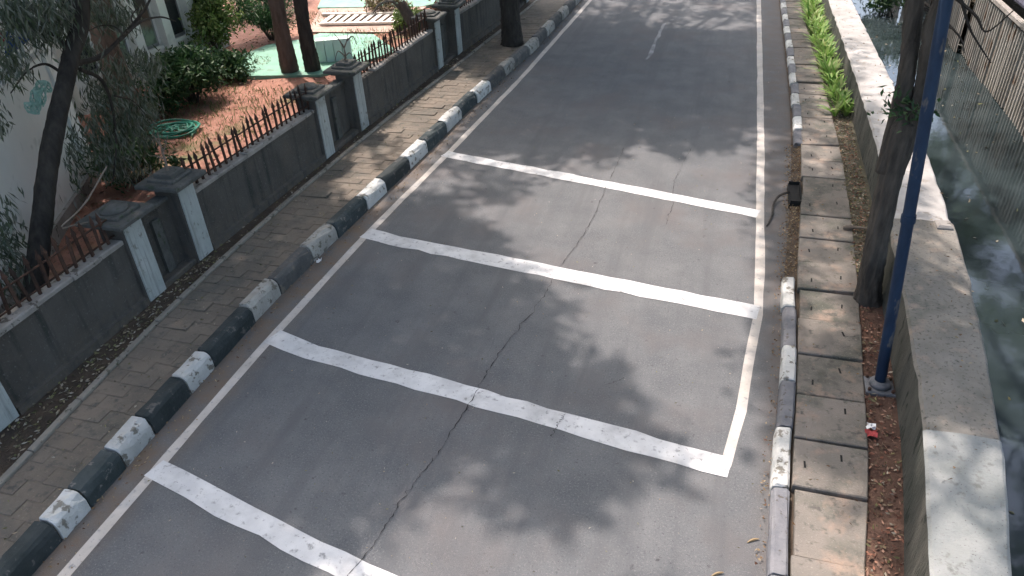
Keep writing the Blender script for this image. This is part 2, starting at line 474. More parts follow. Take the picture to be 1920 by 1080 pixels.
# ------------------------------------------------------------------ plan of the street (metres; y runs along the road)
lineL = X([(-6.02, 2), (-6.06, 4.6), (-6.08, 7.3), (-6.00, 10.7), (-5.76, 14.5), (-5.52, 19.5), (-5.31, 29), (-5.1, 45)])
kerbF = X([(-6.34, 2), (-6.40, 3.9), (-6.46, 5.4), (-6.54, 7.6), (-6.50, 9.5), (-6.40, 11.5), (-6.26, 13.8), (-6.18, 16.4), (-6.04, 19), (-5.80, 22), (-5.65, 29), (-5.4, 45)])
edgeL = X([(-7.45, 2), (-7.56, 3.9), (-7.78, 5.8), (-7.90, 7.3), (-7.96, 8.8), (-7.98, 10.6), (-7.94, 13), (-7.82, 16), (-7.62, 19), (-7.35, 24), (-7.1, 30), (-6.8, 45)])
wallX = X([(-8.30, 1), (-8.36, 5), (-8.40, 8), (-8.32, 11), (-8.20, 14), (-7.98, 20), (-7.60, 26), (-7.3, 34), (-7.0, 45)])
kerbR = X([(.86, 2), (.94, 4.9), (1.0, 6.2), (1.05, 6.9), (1.13, 7.9), (1.18, 9.1), (1.22, 10.5), (1.37, 12.7), (1.49, 15.2), (1.55, 18.4), (1.55, 22.9), (1.52, 29), (1.5, 45)])
slabR = X([(1.55, 2), (1.81, 5), (1.98, 6.1), (2.07, 6.9), (2.10, 7.7), (2.22, 9.3), (2.33, 11), (2.40, 12.6), (2.46, 15), (2.44, 18.5), (2.30, 23.5), (2.2, 30), (2.1, 45)])
cwIn = X([(1.75, 1), (2.10, 4.5), (2.37, 6.4), (2.48, 7.7), (2.60, 10.6), (2.78, 13.4), (2.82, 18), (2.78, 25), (2.7, 45)])
cwOut = X([(2.1, 1), (2.77, 4.7), (3.05, 6), (3.31, 8), (3.54, 10.6), (3.70, 14.2), (3.60, 20), (3.52, 25.6), (3.45, 45)])
PATH_Z = .16
Y0, Y1 = -3.0, 46.0
ys = np.arange(Y0, Y1 + .01, .5)

# ------------------------------------------------------------------ the setting
kind(obj('ground', *box(-220, -6.9, -120, 300, -1.9, .03), M['ground']), 'structure')
kind(obj('canal_bed', *box(-6.9, 220, -120, 300, -2.4, -1.8), M['ground']), 'structure')
kind(obj('far_bank', *box(7.6, 220, -120, 300, -1.8, .2), M['ground']), 'structure')
V, F = strip([(-7.0, y, 0) for y in ys], [(2.0, y, 0) for y in ys])
road = kind(obj('road', V, F, M['asphalt']), 'structure')
kind(obj('road_base', *box(-6.9, 1.9, -120, 300, -1.8, -.03), M['ground']), 'structure')
V, F = strip([(3.0, y, -1.0) for y in ys], [(7.7, y, -1.0) for y in ys])
kind(obj('canal_water', V, F, M['water']), 'structure')


def wobble_band(path, width, jit=.012, step=.12, z=.004):
    """a painted band along a polyline with slightly ragged edges"""
    P = [np.array(p, float) for p in path]; pts = []
    for a, b in zip(P[:-1], P[1:]):
        n = max(int(np.linalg.norm(b - a) / step), 1)
        pts += [a + (b - a) * i / n for i in range(n)]
    pts.append(P[-1]); A, B = [], []
    for i, p in enumerate(pts):
        d = pts[min(i + 1, len(pts) - 1)] - pts[max(i - 1, 0)]; d = d / np.linalg.norm(d); n = np.array([-d[1], d[0]])
        w = width(i / (len(pts) - 1)) if callable(width) else width
        A.append((*(p + n * (w / 2 + random.gauss(0, jit))), z)); B.append((*(p - n * (w / 2 + random.gauss(0, jit))), z))
    return strip(B, A)


obj('edge_line', *wobble_band([(lineL(y), y) for y in np.arange(1.5, 44, .5)], .135, .005, .45), M['edge_paint'], road)
rl = [(.47, 6.14), (.515, 6.3), (.655, 7.25), (.77, 8.6), (.865, 9.4), (.885, 10.5), (.89, 12.6), (.90, 15), (.90, 18.3), (.88, 23), (.85, 29.5), (.8, 44)]
obj('edge_line', *wobble_band(rl, lambda t: .125 if t < .1 else .15, .005, .45), M['edge_paint'], road)
BARS = [([(-5.84, 14.26), (-5.2, 14.08), (-2.0, 13.32), (.86, 12.60)], .30),
        ([(-6.05, 10.55), (-5.4, 10.40), (-2.3, 9.92), (.86, 9.44)], .35),
        ([(-6.08, 7.36), (-5.3, 7.14), (-2.6, 6.74), (.55, 6.24)], .33),
        ([(-6.10, 4.70), (-5.4, 4.52), (-4.9, 4.38), (-3.0, 3.94), (.2, 3.30)], .29)]
for pts, w in BARS:
    obj('rumble_bar', *wobble_band(pts, w, .012, .28, .008), M['road_paint'], road)
obj('lane_dash', *wobble_band([(-2.26, 21.8), (-2.20, 25.9)], .085, .02, .3), M['faded_paint'], road)
obj('lane_dash', *wobble_band([(-2.15, 30), (-2.10, 34)], .085, .02, .3), M['faded_paint'], road)


def crack(path, w=.014, z=.012):
    P = curve_pts([(*p, 0) for p in path], len(path) * 14); A, B = [], []
    for i, p in enumerate(P):
        ox = random.gauss(0, .012); ww = w * max(.25, random.random() * 1.3)
        A.append((p[0] + ox - ww / 2, p[1], z)); B.append((p[0] + ox + ww / 2, p[1], z))
    obj('crack', *strip(A, B), M['crack'], road)


crack([(-1.97, 15.2), (-2.03, 13.4), (-2.1, 11.5), (-2.3, 10.1)], .009)
crack([(-2.30, 10.0), (-2.39, 9.0), (-2.64, 7.7), (-2.72, 6.7), (-2.83, 5.7), (-2.96, 5.0), (-3.04, 4.3), (-3.2, 3.6)], .011)
crack([(-.55, 15.4), (-.75, 13.7), (-.69, 12.8), (-.73, 11.9)], .008)
crack([(-1.48, 6.70), (-1.52, 6.50), (-1.56, 6.26)], .014)
crack([(-.86, 7.55), (-.98, 7.42), (-1.06, 7.36)], .012)

# left kerb: stones painted white and black in turn
WHITE = [(3.56, 4.0), (4.62, 5.18), (5.95, 6.53), (7.63, 8.4), (9.43, 10.28), (11.42, 12.23), (13.34, 14.29), (15.44, 16.43),
         (17.52, 18.51), (19.69, 20.56), (21.8, 22.8), (23.9, 24.9), (26, 27), (28.1, 29.1), (30.2, 31.2)]
cuts = [(1.5, 2.2, 0), (2.2, 2.62, 1), (2.62, 3.56, 0)]
for i, (a, b) in enumerate(WHITE):
    cuts.append((a, b, 1)); cuts.append((b, WHITE[i + 1][0] if i + 1 < len(WHITE) else 32.3, 0))
KERB = [(-.0, -.02), (-.005, .16), (-.02, .225), (-.05, .27), (-.095, .295), (-.215, .295), (-.235, .27), (-.24, -.02)]


def kerb_stone(f, a, b, prof, name, material, parent, sgn=1, gap=.012, sub=3):
    tt = [a + gap, a + gap + .02] + [a + (b - a) * k / sub for k in range(1, sub)] + [b - gap - .02, b - gap]
    V, F = [], []; n = len(prof); jz = random.gauss(0, .006); jx = random.gauss(0, .008)
    for i, y in enumerate(tt):
        s = .965 if i in (0, len(tt) - 1) else 1.0
        for (px, pz) in prof:
            V.append((f(y) + sgn * (px * s) + jx + random.gauss(0, .003), y, pz * s + jz + (random.gauss(0, .007) if pz > .05 else 0) - (random.uniform(.0, .05) if (i in (0, 1, len(tt) - 2, len(tt) - 1) and pz > .2 and random.random() < .22) else 0)))
    for i in range(len(tt) - 1):
        for k in range(n):
            q = (i * n + k, i * n + (k + 1) % n, (i + 1) * n + (k + 1) % n, (i + 1) * n + k)
            F.append(q if sgn < 0 else q[::-1])
    F.append(tuple(range(n))); F.append(tuple(range(len(tt) * n - 1, (len(tt) - 1) * n - 1, -1)))
    return obj(name, V, F, material, parent, smooth=False)


yk = np.arange(1.5, 44.1, .5)
VV = join([strip([(kerbF(y) - .30, y, .15) for y in yk], [(kerbF(y) - .04, y, .15) for y in yk]),
           strip([(kerbF(y) - .04, y, .15) for y in yk], [(kerbF(y) - .035, y, -.02) for y in yk])])
kl = kind(obj('kerb_left', *VV, M['mortar']), 'structure')
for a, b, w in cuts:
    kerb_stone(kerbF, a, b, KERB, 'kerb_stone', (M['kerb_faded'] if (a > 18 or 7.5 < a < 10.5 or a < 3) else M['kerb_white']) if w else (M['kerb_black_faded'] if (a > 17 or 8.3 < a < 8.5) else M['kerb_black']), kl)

# left footpath with rows of pavers, edge strip, planting strip
VV = strip([(edgeL(y), y, PATH_Z - .007) for y in ys], [(kerbF(y) - .22, y, PATH_Z - .007) for y in ys])
fp = kind(obj('footpath_left', *VV, M['mortar']), 'structure')
row = 0; y = 2.6; n_pav = 0
while y < 27:
    d = .245
    xa, xb = edgeL(y + d / 2) + .06, kerbF(y + d / 2) - .245
    k = 3 if row % 2 else 2
    fr = [0, .25, .75, 1.0] if row % 2 else [0, .5, 1.0]
    for i in range(k):
        x0 = xa + (xb - xa) * fr[i] + .006; x1 = xa + (xb - xa) * fr[i + 1] - .006
        sk = -.05 * (x0 + x1 - xa - xb) / 2
        zt = PATH_Z + random.gauss(0, .003)
        V, F = bevel_box(x0, x1, y + .006 + sk, y + d - .006 + sk, PATH_Z - .03, zt, .004)
        if random.random() < .25:
            t = random.gauss(0, .012); V = [(a, b_, c + (t * (a - x0) / (x1 - x0) if c > PATH_Z - .02 else 0)) for a, b_, c in V]
        if n_pav < 295:
            obj('paver', V, F, M['paver'], fp); n_pav += 1
    y += d; row += 1
yy = np.arange(y, 44, .5)
obj('paving', *strip([(edgeL(t) + .05, t, PATH_Z) for t in yy], [(kerbF(t) - .245, t, PATH_Z) for t in yy]), M['paver'], fp)['kind'] = 'stuff'
es = kind(obj('edging', *strip([(edgeL(y) - .05, y, .1) for y in ys], [(edgeL(y) + .05, y, .1) for y in ys]), M['mortar']), 'structure')
y = 1.8
while y < 30:
    L = .9 + random.gauss(0, .03); x = edgeL(y + L / 2); sl = edgeL(y + L) - edgeL(y)
    V, F = bevel_box(-.045, .045, y + .008, y + L - .008, .05, PATH_Z + .035 + random.gauss(0, .006), .012)
    V = [(vx + edgeL(vy), vy, vz) for vx, vy, vz in V]
    obj('edging_stone', V, F, M['edge_strip'], es); y += L
kind(obj('planting_strip', *strip([(wallX(y) - .05, y, PATH_Z - .01) for y in ys], [(edgeL(y) - .03, y, PATH_Z - .01) for y in ys]), M['soil']), 'structure')

# right kerb
KR = [(.0, -.02), (.0, .12), (.02, .165), (.05, .185), (.16, .185), (.185, .16), (.185, -.02)]
VV = strip([(kerbR(y) + .02, y, .06) for y in yk], [(kerbR(y) + .22, y, .06) for y in yk])
kr = kind(obj('kerb_right', *VV, M['soil']), 'structure')
for a, b, w in [(2.6, 3.7, 1), (3.7, 4.8, 1), (4.8, 5.93, 1), (5.93, 6.89, 2), (6.89, 7.75, 1), (7.75, 8.49, 2), (8.49, 9.45, 1), (9.45, 10.27, 2)]:
    kerb_stone(kerbR, a, b, KR, 'kerb_stone', M['kerb_white'] if w == 2 else M['kerb_grey'], kr, 1)
y = 15.7; w = 0
while y < 32:
    kerb_stone(lambda t: kerbR(t) + .06, y, y + .78, [(px, pz * .92) for px, pz in KR], 'kerb_stone', M['kerb_white'] if w else M['kerb_grey'], kr, 1)
    y += .80; w ^= 1

# right footpath: concrete cover slabs with lifting slots, dark thin boxes painted for the shade inside
VV = strip([(kerbR(y) + .2, y, .05) for y in ys], [(slabR(y) + .02, y, .05) for y in ys])
fr_ = kind(obj('footpath_right', *VV, M['soil']), 'structure')
joints = [2.5, 3.35, 4.2, 5.08, 5.98, 6.75, 7.56, 8.38, 9.21, 10.0, 10.81]
while joints[-1] < 33: joints.append(joints[-1] + .81)
slot_me = mesh_data('lifting_slot', *box(-.011, .011, -.05, .05, 0, .004), M['hole_shade'])
for i, (a, b) in enumerate(zip(joints[:-1], joints[1:])):
    g = (.010 if random.random() < .7 else .020) if a < 11 else .006
    zt = PATH_Z + random.gauss(0, .014)
    if 5.9 < a < 6.0: zt += .02
    t = random.gauss(0, .014); sk = random.gauss(0, .018)
    x0a, x0b = kerbR(a) + .205, kerbR(b) + .205
    if i % 5 == 3: x0a += .03; x0b += .03
    x1a, x1b = slabR(a), slabR(b)
    V = []
    for dz, ins in ((None, 0), (0, 0), (0, .012)):
        for (x, y_) in ((x0a + ins, a + g + ins), (x1a - ins, a + g + ins + sk), (x1b - ins, b - g - ins + sk), (x0b + ins, b - g - ins)):
            V.append((x, y_, .02 if dz is None else zt - (.012 if ins == 0 else 0) + t * (x - x0a)))
    F = [(3, 2, 1, 0)] + [(k, (k + 1) % 4, 4 + (k + 1) % 4, 4 + k) for k in range(4)] + [(4 + k, 4 + (k + 1) % 4, 8 + (k + 1) % 4, 8 + k) for k in range(4)] + [(8, 9, 10, 11)]
    s = obj('cover_slab', V, F, M['slab'], fr_)
    if a < 20:
        for fx, fy in ((.24, .42), (.72, .62)):
            if random.random() < .18: continue
            fx += random.gauss(0, .025)
            px = x0a + (x1a - x0a) * fx
            piece('lifting_slot', slot_me, (px, a + (b - a) * (fy + random.uniform(-.12, .12)), zt + t * (px - x0a) - .001), s, (0, 0, random.gauss(0, .08)))
ya = np.arange(Y0, 10.1, .5); yb = np.arange(10.0, Y1, .5)
kind(obj('soil_strip', *strip([(slabR(y) - .02, y, .10) for y in ya], [(cwIn(y) + .03, y, .13) for y in ya]), M['red_soil']), 'structure')
kind(obj('soil_strip_far', *strip([(slabR(y) - .02, y, .104) for y in yb], [(cwIn(y) + .08, y, .134) for y in yb]), M['dark_soil']), 'structure')

# open drain pit in the kerb line: flat black sheet painted for its dark depth
pit = thing('drain_inlet', 'black open drain inlet gap in the right kerb line', 'drain', (1.47, 13.35, .1))
obj('pit', *box(1.39, 1.60, 12.95, 13.75, .098, .106), M['hole_shade'], pit)
for v in (box(1.385, 1.40, 12.93, 13.77, .0, .12), box(1.59, 1.605, 12.93, 13.77, .0, .165), box(1.40, 1.59, 13.75, 13.77, .0, .165), box(1.40, 1.59, 12.93, 12.95, .0, .165)):
    obj('rim', *v, M['hole_shade'], pit)
bs = tag(obj('fallen_branch', *tube(curve_pts([(1.40, 13.3, .16), (1.22, 13.25, .09), (1.12, 12.95, .05), (1.10, 12.6, .03), (1.04, 12.3, .02), (1.0, 12.15, .02)], 16), np.linspace(.026, .012, 16), 6, wob=.5), M['bark_dark']), 'crooked dead stick lying by the black drain inlet', 'branch')


# ------------------------------------------------------------------ canal wall in three sections
def canal_wall(name, label, a, b, z, mtop, dx=0.0, rag=0.0):
    t = thing(name, label, 'wall', (cwIn(a), (a + b) / 2, .1), 'low concrete walls along the canal')
    yy = np.linspace(a, b, max(int((b - a) / .25), 4))
    r0 = [random.gauss(0, .008) for _ in yy]; r1 = [random.gauss(0, .010) for _ in yy]; rz = [random.gauss(0, .006) for _ in yy]
    fi = [(cwIn(y) + dx, y, .02) for y in yy]; ft = [(cwIn(y) + dx + .015 + r0[i], y, z - .03) for i, y in enumerate(yy)]
    oi = [(cwOut(y), y, -1.6) for y in yy]; ot = [(cwOut(y) + r1[i], y, z - .03) for i, y in enumerate(yy)]
    body = join([strip(fi, ft), strip(ot, oi)])
    n = len(yy)
    V, F = body; F = F + [(0, n, 2 * n, 3 * n), (n - 1, 4 * n - 1, 3 * n - 1, 2 * n - 1)]
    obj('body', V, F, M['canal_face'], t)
    ca = [(p[0] + .0, p[1], p[2] + .001) for p in ft]; cb = [(p[0] + .03, p[1], z + rz[i]) for i, p in enumerate(ft)]
    cm = [((cwIn(y) + dx + cwOut(y)) / 2, y, z + .012 + random.gauss(0, .006)) for y in yy]
    cc = [(p[0] - .03, p[1], z + rz[i]) for i, p in enumerate(ot)]; cd = [(p[0], p[1], p[2] + .001) for p in ot]
    V, F = join([strip(ca, cb), strip(cb, cm), strip(cm, cc), strip(cc, cd)])
    obj('top', V, F, mtop, t)
    return t


canal_wall('canal_wall', 'pale grey concrete canal wall section nearest the bottom right corner', -2, 6.35, .93, M['canal_concrete_pale'])
canal_wall('canal_wall', 'mossy brown canal wall section beside the blue pole', 6.37, 11.1, .90, M['canal_concrete'], .0)
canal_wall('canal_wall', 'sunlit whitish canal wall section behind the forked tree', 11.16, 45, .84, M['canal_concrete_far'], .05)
rub = tag(obj('rubble', *bevel_box(3.28, 3.5, 10.85, 11.08, .88, .96, .03), M['coping']), 'broken beige concrete lump on the canal wall joint', 'rubble')

# ------------------------------------------------------------------ boundary wall, pillars, railings on the left
PILLARS = [(3.4, 0), (4.74, 0), (7.74, 1), (9.0, 2), (13.35, 3), (15.0, 4), (19.75, 5), (21.2, 6), (26.4, 7), (27.9, 8)]
PLAB = ['white panelled wall pillar below the left edge', 'white panelled wall pillar at the left edge',
        'pale blue panelled wall pillar nearest the leaning tree', 'mint white panelled wall pillar with a bare stick above',
        'wall pillar with stepped cap and a rounded stone on top', 'wall pillar with a bare twiggy plant on its cap',
        'greyish wall pillar at the far end of the second railing', 'green shaded wall pillar behind the footpath tree',
        'far wall pillar before the third railing end', 'farthest wall pillar up the street']
HALF = .21
for i, (py, k) in enumerate(PILLARS):
    x1 = wallX(py) + .05; x0 = x1 - .42
    t = thing('wall_pillar', PLAB[i], 'pillar', ((x0 + x1) / 2, py, .1), 'pillars of the boundary wall')
    obj('shaft', *bevel_box(x0, x1, py - HALF, py + HALF, .05, 1.55, .01), M['wall_render'], t)
    obj('white_panel', *bevel_box(x1 - .01, x1 + .025, py - HALF + .03, py + HALF - .02, .18, 1.47, .006), M['pillar_white'], t)
    cx = (x0 + x1) / 2
    cp = obj('cap', *bevel_box(cx - .40, cx + .40, py - .39, py + .39, 1.57, 1.64, .02), M['cap_stone'], t)
    obj('cap_underside', *box(cx - .28, cx + .28, py - .28, py + .28, 1.50, 1.58), M['cap_stone'], cp)
    obj('cap_step', *bevel_box(cx - .25, cx + .25, py - .25, py + .25, 1.635, 1.69, .015), M['cap_stone'], cp)
    if k in (3, 1, 5):
        obj('cap_stone', *lathe([(.21, 1.685), (.20, 1.72), (.15, 1.755), (.08, 1.775), (.01, 1.78)], cx, py, 18), M['cap_stone'], cp, True)
    else:
        obj('cap_planter', *bevel_box(cx - .17, cx + .17, py - .17, py + .17, 1.685, 1.76, .012), M['cap_stone'], cp)


def twig_plant(label, cx, cy, z, segs, r=.02):
    t = thing('bare_plant', label, 'plant', (cx, cy, z), 'bare plants on the pillar caps')
    for i, s in enumerate(segs):
        P = curve_pts([(cx + a, cy + b, z + c) for a, b, c in s], 10)
        obj('stem' if i == 0 else 'twig', *tube(P, np.linspace(r if i == 0 else r * .6, .006, 10), 6, wob=.3), M['bare_twig'], t)
    return t


cx = wallX(15) - .16
twig_plant('bare grey twigs forking from a pillar cap before the mint court', cx, 15.0, 1.75,
           [[(0, 0, 0), (.02, .0, .2), (-.02, .03, .38)], [(0, .02, .3), (-.1, .05, .46), (-.24, .1, .60)], [(0, .02, .28), (.1, .02, .45), (.16, .05, .64)],
            [(0, 0, .1), (.14, -.02, .2), (.22, -.04, .12)], [(0, 0, .12), (-.15, 0, .22), (-.24, -.05, .02)], [(.1, .02, .45), (.25, .05, .55), (.33, .04, .36)]], .03)
cx = wallX(9.0) - .16
twig_plant('thin bare stick standing on a mossy pillar cap', cx, 9.0, 1.75,
           [[(0, 0, 0), (-.03, .05, .30), (-.06, .1, .62)], [(-.03, .05, .3), (.06, .05, .42), (.14, .08, .58)], [(-.04, .06, .4), (-.12, .1, .5), (-.24, .16, .55)], [(-.02, .02, .2), (-.15, .0, .25), (-.3, .05, .22)]], .022)

bar_me = mesh_data('bar', *join([box(-.012, .012, -.014, .014, 0, .46), ([(-.018, -.022, .44), (.018, -.022, .44), (.018, .022, .44), (-.018, .022, .44), (0, 0, .58)], [(0, 1, 4), (1, 2, 4), (2, 3, 4), (3, 0, 4), (3, 2, 1, 0)])]), M['iron'])
SPANS = [(4.96, 7.52, 'dark rendered boundary wall section at the lower left edge', 'rusty iron spear railing in front of the leaning tree'),
         (9.22, 13.13, 'dark rendered boundary wall section between the two nearer pillar pairs', 'black iron spear railing before the red soil yard'),
         (15.22, 19.53, 'dark rendered boundary wall section between the two farther pillar pairs', 'black iron spear railing before the mint court'),
         (21.42, 26.18, 'dark rendered boundary wall section behind the footpath tree', 'reddish iron spear railing at the top edge')]
for si, (a, b, lab, labr) in enumerate(SPANS):
    t = thing('boundary_wall', lab, 'wall', (wallX((a + b) / 2), (a + b) / 2, .05), 'boundary wall sections')
    yy = np.linspace(a, b, 18)
    fr = [(wallX(y), y, .03) for y in yy]; ft = [(wallX(y) + random.gauss(0, .003), y, 1.24) for y in yy]
    bt = [(wallX(y) - .2, y, 1.24) for y in yy]; bb = [(wallX(y) - .2, y, .03) for y in yy]
    obj('wall_body', *join([strip(ft[::1], fr), strip(bb, bt), strip(bt, ft)]), M['wall_render'], t)
    obj('plinth', *join([strip([(wallX(y) + .07, y, .28 + random.gauss(0, .006)) for y in yy], [(wallX(y) + .07, y, .05) for y in yy]), strip([(wallX(y) - .01, y, .30) for y in yy], [(wallX(y) + .07, y, .28) for y in yy])]), M['wall_render'], t)
    y = a
    while y < b - .05:
        L = min(random.uniform(.5, .95), b - y)
        if random.random() > .06:
            z1 = 1.315 + random.gauss(0, .008)
            V, F = bevel_box(-.235 + random.gauss(0, .01), .03 + random.gauss(0, .012), y + .004, y + L - .004, 1.242, z1, .015)
            obj('coping_stone', [(vx + wallX(vy), vy, vz) for vx, vy, vz in V], F, M['coping'], t)
        y += L
    r = thing('iron_railing', labr, 'railing', (wallX((a + b) / 2) - .1, (a + b) / 2, 1.3), 'iron railings on the boundary wall')
    for z in (1.38, 1.66):
        obj('rail', *tube([(wallX(y) - .10, y, z) for y in np.linspace(a, b, 14)], [.014] * 14, 4), M['iron'], r)
    y = a + .1
    while y < b:
        o = piece('bar', bar_me, (wallX(y) - .10 + random.gauss(0, .006), y, 1.29), r, (random.gauss(0, .04), random.gauss(0, .04), random.gauss(0, .3)), (1.4, 1.4, random.uniform(.94, 1.08)))
        y += .165
for a, b, lab in [(9.0 - 1.26 + .21, 8.79, 'dark wall panel with a pale rib between the two nearest pillars'),
                  (13.56, 14.79, 'dark wall panel with a pale rib between the middle pair of pillars'),
                  (19.96, 20.99, 'green shaded wall panel between the far pair of pillars'), (3.62, 4.52, 'wall panel between the pillars below the left edge'), (26.61, 27.69, 'farthest wall panel between pillars')]:
    if b - a < .3: a = b - .84
    t = thing('wall_panel', lab, 'wall', (wallX(a), (a + b) / 2, .05), 'panels between paired pillars')
    x = wallX((a + b) / 2)
    obj('panel', *box(x - .32, x - .18, a, b, .03, 1.34), M['wall_render'], t)
    m_ = (a + b) / 2
    obj('rib', *bevel_box(x - .19, x - .12, m_ - .08, m_ + .10, .10, 1.18, .01), M['cap_stone'], t)
    obj('panel_coping', *bevel_box(x - .36, x - .13, a, b, 1.342, 1.40, .015), M['cap_stone'], t)
    obj('base_step', *bevel_box(x - .175, x + .03, a, b, .03, .24, .02), M['wall_render'], t)

# ------------------------------------------------------------------ the yard behind the wall
yv = [(-40, -5, .06), (-7.6, -5, .06), (-7.6, 40, .06), (-40, 40, .06)]
def yard_extra(N, Lk, c, mix, ramp, noise, pos):
    c = mix(ramp(noise(.55, 6.0, pos), .54, .66), c, (.13, .13, .065))
    c = mix(ramp(noise(1.3, 6.0, pos), .56, .68), c, (.40, .21, .155))
    return c
M['yard'] = mat('yard_soil', (.27, .130, .090), (.36, .19, .14), 2.5, .95, .8, 30, spots=(.10, .075, .055), spot_scale=22, spot_at=.60, extra=yard_extra)
nx, ny = 90, 110
gx = np.linspace(-40, -8.3, nx); gy = np.linspace(-5, 42, ny)
V = [(x, y, .07 + .03 * math.sin(x * 1.7 + y) * math.sin(y * 1.3) + random.gauss(0, .008)) for y in gy for x in gx]
F = [(j * nx + i, j * nx + i + 1, (j + 1) * nx + i + 1, (j + 1) * nx + i) for j in range(ny - 1) for i in range(nx - 1)]
kind(obj('yard', V, F, M['yard'], smooth=True), 'structure')
court = [G(428, 133, .16), G(470, 142, .16), G(600, 140, .16), G(745, 95, .16), G(700, 64, .16), G(600, 62, .16), G(560, 74, .16), G(500, 84, .16), G(440, 108, .16)]
n = len(court)
V = [tuple(p) for p in court] + [(p[0], p[1], .0) for p in court]
kind(obj('mint_court', V, [tuple(range(n))] + [(i, n + i, n + (i + 1) % n, (i + 1) % n) for i in range(n)], M['mint']), 'structure')
c2 = [G(595, 14, .14), G(790, 12, .14), G(900, -12, .14), G(760, -60, .14), G(620, -40, .14)]
V = [tuple(p) for p in c2] + [(p[0], p[1], .0) for p in c2]
kind(obj('mint_court_far', V, [tuple(range(5))] + [(i, 5 + i, 5 + (i + 1) % 5, (i + 1) % 5) for i in range(5)], M['mint']), 'structure')
pth = [G(575, 60, .13), G(730, 60, .13), G(800, 12, .13), G(600, 16, .13)]
kind(obj('garden_path', [tuple(p) for p in pth], [(0, 1, 2, 3)], M['pink_path']), 'structure')

# mint trough standing on the court
p0 = G(600, 117, .16); tr = thing('mint_trough', 'pale mint upright trough behind the twiggy pillar', 'trough', tuple(G(625, 115, .16)))
a_ = G(597, 118, .16); b_ = G(662, 112, .16)
d_ = (b_ - a_); d_[2] = 0; d_ /= np.linalg.norm(d_); nrm = np.array([-d_[1], d_[0], 0])
Ltot = np.linalg.norm((b_ - a_)[:2])
for k in range(4):
    s0 = a_ + d_ * (Ltot * k / 4 + .01); s1 = a_ + d_ * (Ltot * (k + 1) / 4 - .01)
    q = [s0, s1, s1 + nrm * .35, s0 + nrm * .35]
    V = [(p[0], p[1], .15) for p in q] + [(p[0], p[1], .80) for p in q]
    obj('side_panel', V, [(3, 2, 1, 0), (4, 5, 6, 7), (0, 1, 5, 4), (1, 2, 6, 5), (2, 3, 7, 6), (3, 0, 4, 7)], M['mint_pale'], tr)

# pale rails and slats made up for light and shadow stripes on the path
A, B = G(602, 47, .16), G(760, 44, .16); C_, D_ = G(605, 29, .16), G(760, 27, .16)
dk = thing('stripe_boards', 'cream rails with diagonal slats for shadow stripes on the path beyond the mint court', 'boards', tuple(G(680, 38, .16)))
def plank(p, q, w, z0, z1):
    d = (q - p); d[2] = 0; L = np.linalg.norm(d); d /= L; nn = np.array([-d[1], d[0], 0]) * w / 2
    c = [p - nn, q - nn, q + nn, p + nn]
    return [(v[0], v[1], z0) for v in c] + [(v[0], v[1], z1) for v in c], [(3, 2, 1, 0), (4, 5, 6, 7), (0, 1, 5, 4), (1, 2, 6, 5), (2, 3, 7, 6), (3, 0, 4, 7)]
obj('rail', *plank(A, B, .14, .16, .24), M['pale_stripe'], dk); obj('rail', *plank(C_, D_, .14, .16, .24), M['pale_stripe'], dk)
for k in range(10):
    s = k / 9
    obj('stripe_slat', *plank(A + (B - A) * (s * .86), C_ + (D_ - C_) * (s * .86 + .14), .17, .165, .20), M['pale_stripe'], dk)

# green hose coil
hc = G(328, 246, .1); P = []
for k in range(150):
    t = k / 149; ang = t * 2 * math.pi * 6.5
    r = .42 + .12 * math.sin(t * 17) + random.gauss(0, .012)
    P.append((hc[0] + r * 1.15 * math.cos(ang), hc[1] + r * math.sin(ang), .12 + .09 * t + .03 * math.sin(ang * 1.7)))
P += [(hc[0] + .5 + .06 * k, hc[1] + .1 - .12 * k, .12) for k in range(1, 4)]
hz = thing('garden_hose', 'coiled green garden hose lying in the yard', 'hose', (hc[0], hc[1], .1))
obj('coil', *tube(P, [.026] * len(P), 6), M['hose'], hz, True)
mt = []
for k in range(9):
    t = k / 8 * math.pi * 2
    mt.append(tube(curve_pts([(hc[0] + .5 * math.cos(t), hc[1] + .42 * math.sin(t), .13), (hc[0] + .1 * math.cos(t + 1), hc[1] + .1 * math.sin(t + 1), .2), (hc[0] - .45 * math.cos(t + .5), hc[1] - .4 * math.sin(t + .5), .16)], 10), [.022] * 10, 6))
for v in mt: obj('loop', *v, M['hose'], hz, True)


# left building: white rendered facade with a seam, awning beam, sign
b0 = np.array([-9.9, 5.6]); b1 = np.array([-12.75, 11.25]); bd = (b1 - b0) / np.linalg.norm(b1 - b0); bn = np.array([-bd[1], bd[0]])
if bn[0] > 0: bn = -bn
WB = np.linalg.norm(b1 - b0)
bl = thing('white_building', 'white rendered building behind the leaning tree at the left edge', 'building', (b0[0], b0[1], .05))
def bprism(s0, s1, d0, d1, z0, z1):
    c = [b0 + bd * s0 + bn * d0, b0 + bd * s1 + bn * d0, b0 + bd * s1 + bn * d1, b0 + bd * s0 + bn * d1]
    return [(v[0], v[1], z0) for v in c] + [(v[0], v[1], z1) for v in c], [(0, 1, 2, 3), (7, 6, 5, 4), (4, 5, 1, 0), (5, 6, 2, 1), (6, 7, 3, 2), (7, 4, 0, 3)]
obj('wall', *bprism(1.75, WB, 0, 4, .0, 5.2), M['white_wall'], bl)
obj('wall', *bprism(-3.5, 1.72, .12, 4, .0, 5.2), M['white_wall'], bl)
obj('corner_pier', *bprism(WB + .005, WB + .42, -.06, 4, .0, 5.2), M['white_wall'], bl)
obj('plinth', *bprism(-3.5, WB + .3, -.08, .11, .0, .35), M['coping'], bl)
